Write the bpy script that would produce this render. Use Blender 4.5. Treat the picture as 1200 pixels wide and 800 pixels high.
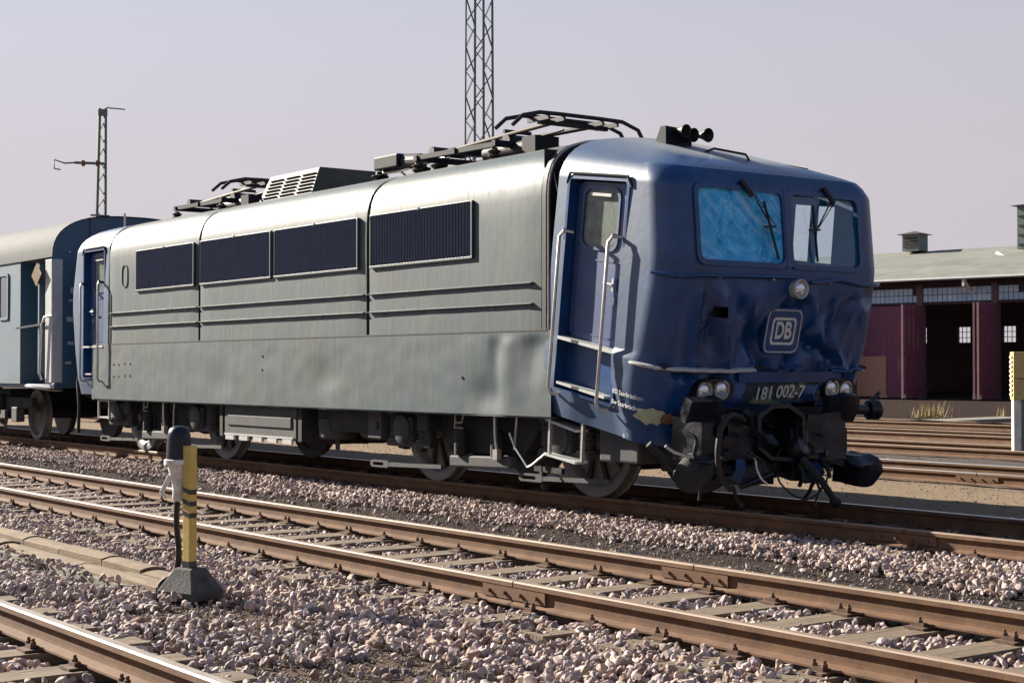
import bpy, bmesh, math, random
import numpy as np
from mathutils import Vector, Matrix, noise
for o in list(bpy.data.objects): bpy.data.objects.remove(o)
sc = bpy.context.scene
R = math.radians
RT = 0.17                      # rail top above the ballast surface
# ------------------------------------------------------------------ camera
F = 1850.0
TH = math.atan(1355 / F); PT = math.atan(32 / F); CH = 1.51
FW = Vector((-math.cos(TH) * math.cos(PT), math.sin(TH) * math.cos(PT), math.sin(PT)))
RG = Vector((math.sin(TH), math.cos(TH), 0)); UP = RG.cross(FW)
CAM = Vector((0, 0, CH))
cd = bpy.data.cameras.new('camera'); cam = bpy.data.objects.new('camera', cd)
sc.collection.objects.link(cam); sc.camera = cam
cam.matrix_world = Matrix((( RG.x, UP.x, -FW.x, CAM.x), (RG.y, UP.y, -FW.y, CAM.y), (RG.z, UP.z, -FW.z, CAM.z), (0, 0, 0, 1)))
cd.sensor_width = 36; cd.lens = 36 * F / 1200; cd.clip_end = 6000; cd.clip_start = 0.1
def _ray(x, y): return FW + RG * ((x - 600) / F) - UP * ((y - 400) / F)
def WY(x, y, Y): d = _ray(x, y); return CAM + d * (Y / d.y)          # a pixel's direction met with a plane the thing stands in
def WX(x, y, X): d = _ray(x, y); return CAM + d * (X / d.x)
def WZ(x, y, Z): d = _ray(x, y); return CAM + d * ((Z - CH) / d.z)
# ------------------------------------------------------------------ world, sun
SUN = Vector((-2.0, -0.60, 1.02)).normalized()
w = bpy.data.worlds.new('World'); sc.world = w; w.use_nodes = True
nt = w.node_tree; nt.nodes.clear()
sky = nt.nodes.new('ShaderNodeTexSky'); sky.sky_type = 'NISHITA'; sky.sun_disc = False
sky.sun_elevation = math.asin(SUN.z); sky.sun_rotation = math.atan2(SUN.x, SUN.y)
sky.air_density = 0.9; sky.dust_density = 0.4; sky.ozone_density = 2.5; sky.altitude = 200
hs = nt.nodes.new('ShaderNodeHueSaturation'); hs.inputs['Saturation'].default_value = 0.95
bg = nt.nodes.new('ShaderNodeBackground'); bg.inputs['Strength'].default_value = 0.05
hz = nt.nodes.new('ShaderNodeBackground'); hz.inputs['Color'].default_value = (.625, .58, .625, 1); hz.inputs['Strength'].default_value = .32   # pale lavender haze low in the sky
wc = nt.nodes.new('ShaderNodeTexCoord'); dt = nt.nodes.new('ShaderNodeVectorMath'); dt.operation = 'DOT_PRODUCT'; dt.inputs[1].default_value = SUN     # haze a little brighter towards the sun
mg = nt.nodes.new('ShaderNodeMapRange'); mg.inputs[1].default_value = -1; mg.inputs[2].default_value = 1; mg.inputs[3].default_value = .22; mg.inputs[4].default_value = .37
nt.links.new(wc.outputs['Generated'], dt.inputs[0]); nt.links.new(dt.outputs['Value'], mg.inputs[0]); nt.links.new(mg.outputs[0], hz.inputs['Strength']); sx = nt.nodes.new('ShaderNodeSeparateXYZ')
mr = nt.nodes.new('ShaderNodeMapRange'); mr.interpolation_type = 'SMOOTHSTEP'
mr.inputs[1].default_value = 0.08; mr.inputs[2].default_value = 0.58; mr.inputs[3].default_value = 1; mr.inputs[4].default_value = 0.06
ms = nt.nodes.new('ShaderNodeMixShader'); wo = nt.nodes.new('ShaderNodeOutputWorld')
nt.links.new(sky.outputs[0], hs.inputs['Color']); nt.links.new(hs.outputs[0], bg.inputs['Color'])
nt.links.new(wc.outputs['Generated'], sx.inputs[0]); nt.links.new(sx.outputs['Z'], mr.inputs[0]); nt.links.new(mr.outputs[0], ms.inputs[0])
nt.links.new(bg.outputs[0], ms.inputs[1]); nt.links.new(hz.outputs[0], ms.inputs[2]); nt.links.new(ms.outputs[0], wo.inputs['Surface'])
sl = bpy.data.lights.new('sun', 'SUN'); sl.energy = 5.0; sl.angle = R(0.53); sl.color = (1.0, 0.91, 0.77)
so = bpy.data.objects.new('sun', sl); sc.collection.objects.link(so)
so.rotation_euler = SUN.to_track_quat('Z', 'Y').to_euler(); so.location = (0, 0, 30)
vs = sc.view_settings; vs.view_transform = 'Standard'; vs.look = 'None'; vs.gamma = 1; vs.exposure = 1.6
vs.use_curve_mapping = False
sc.render.engine = 'CYCLES'
# ------------------------------------------------------------------ helpers
LINK = sc.collection.objects.link
random.seed(7); RNG = np.random.default_rng(5)
class MB:
    """collects shapes, build() links them as one mesh object"""
    def __init__(s): s.v = []; s.f = []
    def add(s, V, Fc):
        n = len(s.v); s.v += [tuple(p) for p in V]; s.f += [tuple(i + n for i in q) for q in Fc]; return s
    def box(s, x0, x1, y0, y1, z0, z1):
        return s.add([(x0,y0,z0),(x1,y0,z0),(x1,y1,z0),(x0,y1,z0),(x0,y0,z1),(x1,y0,z1),(x1,y1,z1),(x0,y1,z1)],
                     [(3,2,1,0),(4,5,6,7),(0,1,5,4),(1,2,6,5),(2,3,7,6),(3,0,4,7)])
    def bar(s, p, q, a, b, up=(0,0,1)):
        p = Vector(p); q = Vector(q); d = (q - p).normalized(); u = Vector(up)
        if abs(d.dot(u)) > .98: u = Vector((1,0,0)) if abs(d.x) < .9 else Vector((0,1,0))
        r = d.cross(u).normalized(); u = r.cross(d); r = r * a / 2; u = u * b / 2
        return s.add([p-r-u, p+r-u, p+r+u, p-r+u, q-r-u, q+r-u, q+r+u, q-r+u],
                     [(0,1,2,3),(7,6,5,4),(4,5,1,0),(5,6,2,1),(6,7,3,2),(7,4,0,3)])
    def tube(s, pts, r, n=8, cap=True):
        pts = [Vector(p) for p in pts]; rs = r if isinstance(r, (list, tuple)) else [r] * len(pts)
        V = []; Fc = []; ref = None
        for i, p in enumerate(pts):
            d = (pts[min(i+1, len(pts)-1)] - pts[max(i-1, 0)]).normalized()
            if ref is None: ref = Vector((0,0,1)) if abs(d.z) < .9 else Vector((1,0,0))
            a = d.cross(ref).normalized(); b = a.cross(d).normalized(); ref = b
            for k in range(n):
                t = 2 * math.pi * k / n; V.append(p + (a * math.cos(t) + b * math.sin(t)) * rs[i])
        for i in range(len(pts) - 1):
            for k in range(n):
                k2 = (k + 1) % n; Fc.append((i*n+k, i*n+k2, (i+1)*n+k2, (i+1)*n+k))
        if cap: Fc += [tuple(range(n))[::-1], tuple(range((len(pts)-1)*n, len(pts)*n))]
        return s.add(V, Fc)
    def lathe(s, prof, o, ax, n=24):
        o = Vector(o); ax = Vector(ax).normalized(); a = ax.orthogonal().normalized(); b = ax.cross(a)
        V = []; Fc = []
        for r, h in prof:
            for k in range(n):
                t = 2 * math.pi * k / n; V.append(o + ax * h + (a * math.cos(t) + b * math.sin(t)) * r)
        for i in range(len(prof) - 1):
            for k in range(n):
                k2 = (k + 1) % n; Fc.append((i*n+k, i*n+k2, (i+1)*n+k2, (i+1)*n+k))
        if prof[0][0] > 1e-4: Fc.append(tuple(range(n))[::-1])
        if prof[-1][0] > 1e-4: Fc.append(tuple(range((len(prof)-1)*n, len(prof)*n)))
        return s.add(V, Fc)
    def cyl(s, p, q, r, n=16):
        return s.lathe([(r, 0), (r, (Vector(q)-Vector(p)).length)], p, Vector(q)-Vector(p), n)
    def grid(s, fn, us, vs_, skip=None):
        nu, nv = len(us), len(vs_); V = [fn(u, v) for v in vs_ for u in us]; Fc = []
        for j in range(nv - 1):
            for i in range(nu - 1):
                if skip and skip((us[i]+us[i+1])/2, (vs_[j]+vs_[j+1])/2): continue
                Fc.append((j*nu+i, j*nu+i+1, (j+1)*nu+i+1, (j+1)*nu+i))
        return s.add(V, Fc)
    def prism(s, poly, fn0, fn1):
        n = len(poly); V = [fn0(*p) for p in poly] + [fn1(*p) for p in poly]
        return s.add(V, [tuple(range(n))[::-1], tuple(range(n, 2*n))] + [(i, (i+1) % n, n+(i+1) % n, n+i) for i in range(n)])
    def mesh(s, name, mat, smooth=None, f=None):
        me = bpy.data.meshes.new(name)
        me.from_pydata([tuple(f(*p)) for p in s.v] if f else s.v, [], s.f)
        if mat: me.materials.append(mat)
        bm = bmesh.new(); bm.from_mesh(me); bmesh.ops.recalc_face_normals(bm, faces=bm.faces); bm.to_mesh(me); bm.free()
        if smooth is not None:
            me.shade_smooth(); me.set_sharp_from_angle(angle=R(smooth))
        me.update(); return me
    def build(s, name, mat, parent=None, smooth=None, f=None, bevel=0):
        o = bpy.data.objects.new(name, s.mesh(name, mat, smooth, f)); LINK(o)
        if parent: o.parent = parent
        if bevel:
            m = o.modifiers.new('bevel', 'BEVEL'); m.width = bevel; m.segments = 2; m.limit_method = 'ANGLE'; m.angle_limit = R(40)
        return o
def tag(o, label, cat, group=None, kind=None):
    if label: o['label'] = label
    if cat: o['category'] = cat
    if group: o['group'] = group
    if kind: o['kind'] = kind
    return o
def empty(name, loc, label, cat, group=None):
    o = bpy.data.objects.new(name, None); LINK(o); o.location = loc; o.empty_display_size = .2
    return tag(o, label, cat, group)
def put(name, me, parent, loc=(0,0,0), rot=(0,0,0), scale=(1,1,1)):
    o = bpy.data.objects.new(name, me); LINK(o); o.parent = parent; o.location = loc; o.rotation_euler = rot; o.scale = scale
    return o
def rrect(x0, x1, z0, z1, r, n=5):
    P = []
    for cx, cz, a in ((x1-r, z1-r, 0), (x0+r, z1-r, 90), (x0+r, z0+r, 180), (x1-r, z0+r, 270)):
        for k in range(n + 1):
            t = R(a + 90 * k / n); P.append((cx + r * math.cos(t), cz + r * math.sin(t)))
    return P
def ring(mb, outer, inner, fn0, fn1):
    """frame between two outlines of equal length, fn0 = inner plane, fn1 = outer plane"""
    n = len(outer); V = [fn1(*p) for p in outer] + [fn1(*p) for p in inner] + [fn0(*p) for p in outer] + [fn0(*p) for p in inner]
    Fc = []
    for i in range(n):
        j = (i + 1) % n
        Fc += [(i, j, n+j, n+i), (2*n+i, 3*n+i, 3*n+j, 2*n+j), (i, 2*n+i, 2*n+j, j), (n+i, n+j, 3*n+j, 3*n+i)]
    return mb.add(V, Fc)
# ------------------------------------------------------------------ materials
def nd(t, k, **kw):
    n = t.nodes.new(k)
    for a, b in kw.items(): setattr(n, a, b)
    return n
def mat(name, c, rough=.6, metal=0, var=.25, scale=4, c2=None, bump=0, bscale=60, spec=.5, ior=1.45, sheen=0, streak=None, dirt=None, dscale=1.2, damt=.5, coat=0, runs=None):
    m = bpy.data.materials.new(name); m.use_nodes = True; t = m.node_tree; b = t.nodes['Principled BSDF']; L = t.links.new
    b.inputs['Roughness'].default_value = rough; b.inputs['Metallic'].default_value = metal
    b.inputs['IOR'].default_value = ior; b.inputs['Specular IOR Level'].default_value = spec
    if sheen: b.inputs['Sheen Weight'].default_value = sheen; b.inputs['Sheen Roughness'].default_value = .4
    if coat: b.inputs['Coat Weight'].default_value = coat; b.inputs['Coat Roughness'].default_value = .25
    co = nd(t, 'ShaderNodeTexCoord'); mp = nd(t, 'ShaderNodeMapping'); L(co.outputs['Object'], mp.inputs[0])
    if streak: mp.inputs['Scale'].default_value = streak
    n1 = nd(t, 'ShaderNodeTexNoise'); n1.inputs['Scale'].default_value = scale; n1.inputs['Detail'].default_value = 6; n1.inputs['Roughness'].default_value = .65
    L(mp.outputs[0], n1.inputs['Vector'])
    r = nd(t, 'ShaderNodeValToRGB'); r.color_ramp.elements[0].position = .3; r.color_ramp.elements[1].position = .72
    a = c; d = c2 if c2 else tuple(x * (1 + var) for x in c)
    if not c2: a = tuple(x * (1 - var) for x in c)
    r.color_ramp.elements[0].color = (*a, 1); r.color_ramp.elements[1].color = (*d, 1); L(n1.outputs[0], r.inputs[0])
    out = r.outputs[0]
    if dirt:
        n2 = nd(t, 'ShaderNodeTexNoise'); n2.inputs['Scale'].default_value = dscale; n2.inputs['Detail'].default_value = 9; n2.inputs['Roughness'].default_value = .7
        L(co.outputs['Object'], n2.inputs['Vector'])
        r2 = nd(t, 'ShaderNodeValToRGB'); r2.color_ramp.elements[0].position = .47; r2.color_ramp.elements[1].position = .68
        r2.color_ramp.elements[0].color = (0,0,0,1); r2.color_ramp.elements[1].color = (damt, damt, damt, 1); L(n2.outputs[0], r2.inputs[0])
        mm = nd(t, 'ShaderNodeMix', data_type='RGBA'); L(r2.outputs[0], mm.inputs[0]); L(out, mm.inputs[6]); mm.inputs[7].default_value = (*dirt, 1); out = mm.outputs[2]
    if runs:      # thin vertical run marks
        m4 = nd(t, 'ShaderNodeMapping'); m4.inputs['Scale'].default_value = (7, 7, .5); L(co.outputs['Object'], m4.inputs[0])
        n4 = nd(t, 'ShaderNodeTexNoise'); n4.inputs['Scale'].default_value = 2.2; n4.inputs['Detail'].default_value = 7; n4.inputs['Roughness'].default_value = .7; L(m4.outputs[0], n4.inputs['Vector'])
        r4 = nd(t, 'ShaderNodeValToRGB'); r4.color_ramp.elements[0].position = .5; r4.color_ramp.elements[1].position = .72; r4.color_ramp.elements[0].color = (0,0,0,1); r4.color_ramp.elements[1].color = (.75,.75,.75,1); L(n4.outputs[0], r4.inputs[0])
        m5 = nd(t, 'ShaderNodeMix', data_type='RGBA'); L(r4.outputs[0], m5.inputs[0]); L(out, m5.inputs[6]); m5.inputs[7].default_value = (*runs, 1); out = m5.outputs[2]
        rr4 = nd(t, 'ShaderNodeMapRange'); rr4.inputs[3].default_value = rough; rr4.inputs[4].default_value = min(1, rough + .22); L(r4.outputs[0], rr4.inputs[0]); L(rr4.outputs[0], b.inputs['Roughness'])
    L(out, b.inputs['Base Color'])
    if bump:
        n3 = nd(t, 'ShaderNodeTexNoise'); n3.inputs['Scale'].default_value = bscale; n3.inputs['Detail'].default_value = 5; L(mp.outputs[0], n3.inputs['Vector'])
        bp = nd(t, 'ShaderNodeBump'); bp.inputs['Strength'].default_value = bump; bp.inputs['Distance'].default_value = .01
        L(n3.outputs[0], bp.inputs['Height']); L(bp.outputs[0], b.inputs['Normal'])
    return m
def emis_free_attr(name, rough, bump=0, bscale=80):
    m = bpy.data.materials.new(name); m.use_nodes = True; t = m.node_tree; b = t.nodes['Principled BSDF']
    at = nd(t, 'ShaderNodeAttribute', attribute_name='tint'); n = nd(t, 'ShaderNodeTexNoise'); n.inputs['Scale'].default_value = bscale
    co = nd(t, 'ShaderNodeTexCoord'); t.links.new(co.outputs['Object'], n.inputs['Vector'])
    mm = nd(t, 'ShaderNodeMix', data_type='RGBA', blend_type='MULTIPLY'); mm.inputs[0].default_value = .35
    t.links.new(at.outputs[0], mm.inputs[6]); t.links.new(n.outputs[0], mm.inputs[7]); t.links.new(mm.outputs[2], b.inputs['Base Color'])
    b.inputs['Roughness'].default_value = rough
    return m
M = {}
PB = (.02, .042, .062)
M['paint'] = mat('weathered_blue_paint', PB, rough=.50, var=.3, scale=3, c2=(.028,.054,.06), ior=1.5, sheen=.06, streak=(1,1,.35), dirt=(.06,.07,.05), dscale=.9, damt=.65, bump=.25, bscale=9, runs=(.02,.024,.022))
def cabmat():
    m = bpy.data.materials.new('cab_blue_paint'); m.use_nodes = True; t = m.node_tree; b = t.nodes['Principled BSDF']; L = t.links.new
    at = nd(t, 'ShaderNodeAttribute', attribute_name='sun_glare'); co = nd(t, 'ShaderNodeTexCoord')
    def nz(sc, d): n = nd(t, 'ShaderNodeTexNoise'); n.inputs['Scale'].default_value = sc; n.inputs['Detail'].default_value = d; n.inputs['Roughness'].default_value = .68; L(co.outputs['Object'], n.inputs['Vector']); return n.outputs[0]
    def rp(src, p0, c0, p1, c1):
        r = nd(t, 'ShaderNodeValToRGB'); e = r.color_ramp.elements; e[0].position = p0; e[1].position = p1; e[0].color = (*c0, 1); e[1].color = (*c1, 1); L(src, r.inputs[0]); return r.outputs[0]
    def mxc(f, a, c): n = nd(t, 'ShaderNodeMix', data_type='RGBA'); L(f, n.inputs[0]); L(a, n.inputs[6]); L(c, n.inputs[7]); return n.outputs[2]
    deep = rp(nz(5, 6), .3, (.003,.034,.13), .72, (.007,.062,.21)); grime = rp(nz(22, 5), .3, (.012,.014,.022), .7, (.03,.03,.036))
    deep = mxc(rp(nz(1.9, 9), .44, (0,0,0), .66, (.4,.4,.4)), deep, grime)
    sun_glare = rp(nz(3, 6), .3, (.012,.045,.10), .72, (.022,.065,.12)); glare_grey = rp(nz(9, 4), .3, (.07,.075,.07), .7, (.11,.11,.10))  # greyed tones standing in for sun glare on the blue
    sun_glare = mxc(rp(nz(.9, 9), .47, (0,0,0), .68, (.4,.4,.4)), sun_glare, glare_grey)
    L(mxc(at.outputs['Fac'], deep, sun_glare), b.inputs['Base Color'])
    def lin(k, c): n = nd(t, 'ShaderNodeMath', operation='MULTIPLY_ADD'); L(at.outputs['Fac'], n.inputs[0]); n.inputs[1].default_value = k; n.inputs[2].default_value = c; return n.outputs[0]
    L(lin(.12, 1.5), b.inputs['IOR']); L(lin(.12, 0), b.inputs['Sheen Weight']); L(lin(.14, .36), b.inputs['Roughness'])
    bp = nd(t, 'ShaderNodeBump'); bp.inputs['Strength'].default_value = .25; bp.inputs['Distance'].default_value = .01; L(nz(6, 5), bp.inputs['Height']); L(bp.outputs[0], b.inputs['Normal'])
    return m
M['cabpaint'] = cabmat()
M['roof'] = mat('grey_roof_paint', (.05,.057,.054), rough=.65, c2=(.085,.09,.084), scale=3, ior=1.45, dirt=(.12,.115,.1), damt=.5)
M['door'] = mat('door_blue_paint', (.008,.035,.13), rough=.45, c2=(.015,.05,.16), ior=1.6, dirt=(.1,.1,.1), dscale=3)
M['black'] = mat('black_rubber', (.012,.012,.014), rough=.6)
M['fin'] = mat('filter_fins', (.06,.075,.13), rough=.45, c2=(.085,.10,.16), ior=1.5)
M['bright'] = mat('worn_bare_metal', (.42,.40,.38), rough=.35, metal=.7, c2=(.6,.58,.55), scale=12)
M['frame'] = mat('light_frame', (.36,.37,.37), rough=.5, c2=(.5,.5,.48), scale=10)
M['under'] = mat('underframe_grime', (.009,.010,.012), rough=.8, c2=(.02,.021,.023), scale=5, dirt=(.05,.04,.032), dscale=3, bump=.3)
M['grime2'] = mat('grey_bogie_paint', (.024,.028,.034), rough=.72, c2=(.055,.058,.062), scale=4, dirt=(.07,.055,.04), dscale=3, bump=.3)
M['wreck'] = mat('wrecked_steel', (.004,.006,.011), rough=.36, c2=(.010,.013,.022), scale=6, ior=1.4, dirt=(.03,.015,.011), dscale=5, damt=.5, bump=.5, bscale=20)
M['tread'] = mat('wheel_steel', (.09,.085,.085), rough=.5, metal=.2, c2=(.17,.16,.155))
M['railside'] = mat('rail_rust', (.085,.040,.020), rough=.88, c2=(.155,.083,.043), scale=5, dirt=(.05,.03,.02), dscale=7, damt=.5, bump=.15, bscale=60)
M['railtop'] = mat('rail_head_dull', (.15,.10,.068), rough=.62, metal=0, c2=(.25,.18,.13), scale=4, streak=(.5,2,2))
M['railtop2'] = mat('rail_head_worn', (.36,.35,.34), rough=.30, metal=.8, c2=(.52,.51,.49), scale=4, streak=(.5,3,3))
M['railtop3'] = mat('rail_head_pale', (.24,.20,.165), rough=.5, metal=.15, c2=(.36,.32,.28), scale=6, streak=(.5,3,3), dirt=(.14,.08,.045), dscale=5)
M['wood'] = mat('sleeper_wood', (.075,.052,.036), rough=.9, c2=(.22,.165,.11), scale=11, streak=(5,.35,5), dirt=(.06,.05,.045), dscale=5, bump=.9, bscale=12)
M['chair'] = mat('rusty_fastening', (.055,.032,.022), rough=.85, c2=(.14,.075,.045), scale=20)
M['yellow'] = mat('yellow_post_paint', (.44,.31,.06), rough=.6, c2=(.56,.42,.12), scale=9, dirt=(.3,.22,.08), dscale=8)
M['blackpaint'] = mat('black_paint', (.015,.015,.017), rough=.45, c2=(.035,.035,.04))
M['bluecap'] = mat('dark_hood', (.006,.009,.02), rough=.35, ior=1.4)
M['white'] = mat('dirty_white_casting', (.55,.53,.48), rough=.6, c2=(.72,.70,.64), scale=14, dirt=(.2,.17,.13), dscale=9)
M['concrete'] = mat('old_concrete', (.15,.135,.115), rough=.9, c2=(.25,.23,.20), scale=6, dirt=(.1,.09,.08), dscale=4, bump=.5)
M['plank'] = mat('duct_cover', (.13,.09,.055), rough=.92, c2=(.23,.17,.11), scale=5, streak=(.5,5,5), dirt=(.08,.06,.045), dscale=4, bump=.6, bscale=25)
M['hose'] = mat('rubber_hose', (.008,.008,.009), rough=.65, c2=(.018,.016,.015))
M['rust'] = mat('rusty_steel', (.12,.055,.03), rough=.85, c2=(.22,.11,.06))
M['mast'] = mat('green_grey_mast', (.10,.14,.13), rough=.7, c2=(.17,.20,.18))
M['shedwall'] = mat('shed_brick', (.10,.07,.075), rough=.9, c2=(.16,.11,.11))
M['sheddoor'] = mat('maroon_door', (.14,.05,.085), rough=.75, c2=(.21,.085,.13), scale=3, streak=(6,6,.4))
M['dooredge'] = mat('sunlit_door_edge', (.17,.075,.09), rough=.8, c2=(.26,.13,.14))  # sunlit leaf edge painted as a lighter door colour
M['newwood'] = mat('bare_wood_patch', (.36,.20,.13), rough=.85, c2=(.48,.29,.20), scale=6, streak=(8,8,.4))
M['shedroof'] = mat('roof_felt', (.11,.115,.10), rough=.9, c2=(.18,.185,.165), scale=.6, dirt=(.22,.22,.19), dscale=.5, damt=.6)
M['trim'] = mat('shed_trim', (.05,.03,.03), rough=.8)
M['dark'] = mat('dark_interior', (.02,.02,.022), rough=.9)
M['pane'] = mat('pale_blue_panes', (.22,.38,.52), rough=.3, c2=(.5,.65,.76), scale=1.7, ior=1.6)  # pale blue panes, mottled in tone
M['coachpaint'] = mat('coach_blue_grey_paint', (.022,.075,.13), rough=.5, c2=(.035,.095,.15), ior=1.6, sheen=.12, dirt=(.10,.105,.10), dscale=.9, damt=.6)
M['coachroof'] = mat('coach_roof', (.055,.062,.066), rough=.85, c2=(.08,.088,.092))
M['putty'] = mat('scraped_filler', (.30,.33,.20), rough=.8, c2=(.42,.44,.30), scale=8)
M['lamp'] = mat('lamp_glass', (.6,.65,.7), rough=.12, metal=.6, c2=(.85,.88,.9), scale=20)
M['letter'] = mat('white_lettering', (.6,.6,.57), rough=.6)
M['gear'] = mat('dark_roof_gear', (.006,.009,.018), rough=.6, c2=(.015,.017,.025), ior=1.3)
M['arm'] = mat('brown_arm', (.03,.021,.018), rough=.65, c2=(.06,.042,.034), ior=1.3)
M['tanbox'] = mat('faded_yellow_box', (.42,.31,.11), rough=.7, c2=(.55,.43,.19), scale=9, dirt=(.3,.24,.12), dscale=7)
M['foot'] = mat('tarred_concrete', (.03,.029,.03), rough=.85, c2=(.10,.095,.09), scale=5, bump=.4)
M['straw'] = mat('dry_grass', (.32,.25,.12), rough=.9, c2=(.45,.37,.2))
def glass(name, tint, alpha, crack):
    m = bpy.data.materials.new(name); m.use_nodes = True; t = m.node_tree; t.nodes.clear(); L = t.links.new
    out = nd(t, 'ShaderNodeOutputMaterial'); tr = nd(t, 'ShaderNodeBsdfTransparent'); tr.inputs[0].default_value = (.78,.92,.97,1)
    gl = nd(t, 'ShaderNodeBsdfGlossy'); gl.inputs['Roughness'].default_value = .06; gl.inputs[0].default_value = (.9,.95,1,1)
    m1 = nd(t, 'ShaderNodeMixShader'); m1.inputs[0].default_value = .09; L(tr.outputs[0], m1.inputs[1]); L(gl.outputs[0], m1.inputs[2])
    df = nd(t, 'ShaderNodeBsdfDiffuse')
    co = nd(t, 'ShaderNodeTexCoord')
    n = nd(t, 'ShaderNodeTexNoise'); n.inputs['Scale'].default_value = 4; n.inputs['Detail'].default_value = 8; n.inputs['Roughness'].default_value = .7; n.inputs['Distortion'].default_value = 1.2; L(co.outputs['Object'], n.inputs['Vector'])
    rp = nd(t, 'ShaderNodeValToRGB'); rp.color_ramp.elements[0].position = .38; rp.color_ramp.elements[1].position = .66
    rp.color_ramp.elements[0].color = (*tint, 1); rp.color_ramp.elements[1].color = (*[min(1, x * 1.7 + .12 * crack) for x in tint], 1); L(n.outputs[0], rp.inputs[0])
    mp0 = nd(t, 'ShaderNodeMapping'); mp0.inputs['Rotation'].default_value = (.75, 0, 0); L(co.outputs['Object'], mp0.inputs[0]); mpg = nd(t, 'ShaderNodeMapping'); mpg.inputs['Scale'].default_value = (1, .8, 4); L(mp0.outputs[0], mpg.inputs[0])
    sn = nd(t, 'ShaderNodeTexNoise'); sn.inputs['Scale'].default_value = 1.7; sn.inputs['Detail'].default_value = 10; sn.inputs['Roughness'].default_value = .75; sn.inputs['Distortion'].default_value = 1.5; L(mpg.outputs[0], sn.inputs['Vector'])
    vr0 = nd(t, 'ShaderNodeValToRGB'); vr0.color_ramp.elements[0].position = .5; vr0.color_ramp.elements[1].position = .8; vr0.color_ramp.elements[0].color = (0,0,0,1); vr0.color_ramp.elements[1].color = (crack*.75,)*3 + (1,); L(sn.outputs[0], vr0.inputs[0])
    vo = nd(t, 'ShaderNodeTexVoronoi'); vo.inputs['Scale'].default_value = 16; vo.inputs['Randomness'].default_value = 1; L(co.outputs['Object'], vo.inputs['Vector'])
    vr1 = nd(t, 'ShaderNodeValToRGB'); vr1.color_ramp.elements[0].position = .07; vr1.color_ramp.elements[1].position = .13; vr1.color_ramp.elements[0].color = (crack*.8,)*3 + (1,); vr1.color_ramp.elements[1].color = (0,0,0,1); L(vo.outputs[0], vr1.inputs[0])
    vr = nd(t, 'ShaderNodeMix', data_type='RGBA', blend_type='ADD'); vr.inputs[0].default_value = 1; L(vr0.outputs[0], vr.inputs[6]); L(vr1.outputs[0], vr.inputs[7])
    mm = nd(t, 'ShaderNodeMix', data_type='RGBA'); L(vr.outputs[2], mm.inputs[0]); L(rp.outputs[0], mm.inputs[6]); mm.inputs[7].default_value = (.7,.8,.85,1)
    L(mm.outputs[2], df.inputs[0])
    m2 = nd(t, 'ShaderNodeMixShader'); m2.inputs[0].default_value = alpha; L(m1.outputs[0], m2.inputs[1]); L(df.outputs[0], m2.inputs[2]); L(m2.outputs[0], out.inputs[0])
    return m
M['crazed'] = glass('crazed_windscreen', (.008,.27,.60), .94, 1.0)  # sky reflection put into the glass as diffuse blue
M['clear'] = glass('dusty_windscreen', (.015,.20,.45), .27, .15)
M['doorglass'] = glass('door_glass', (.16,.18,.16), .8, 0)
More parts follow.
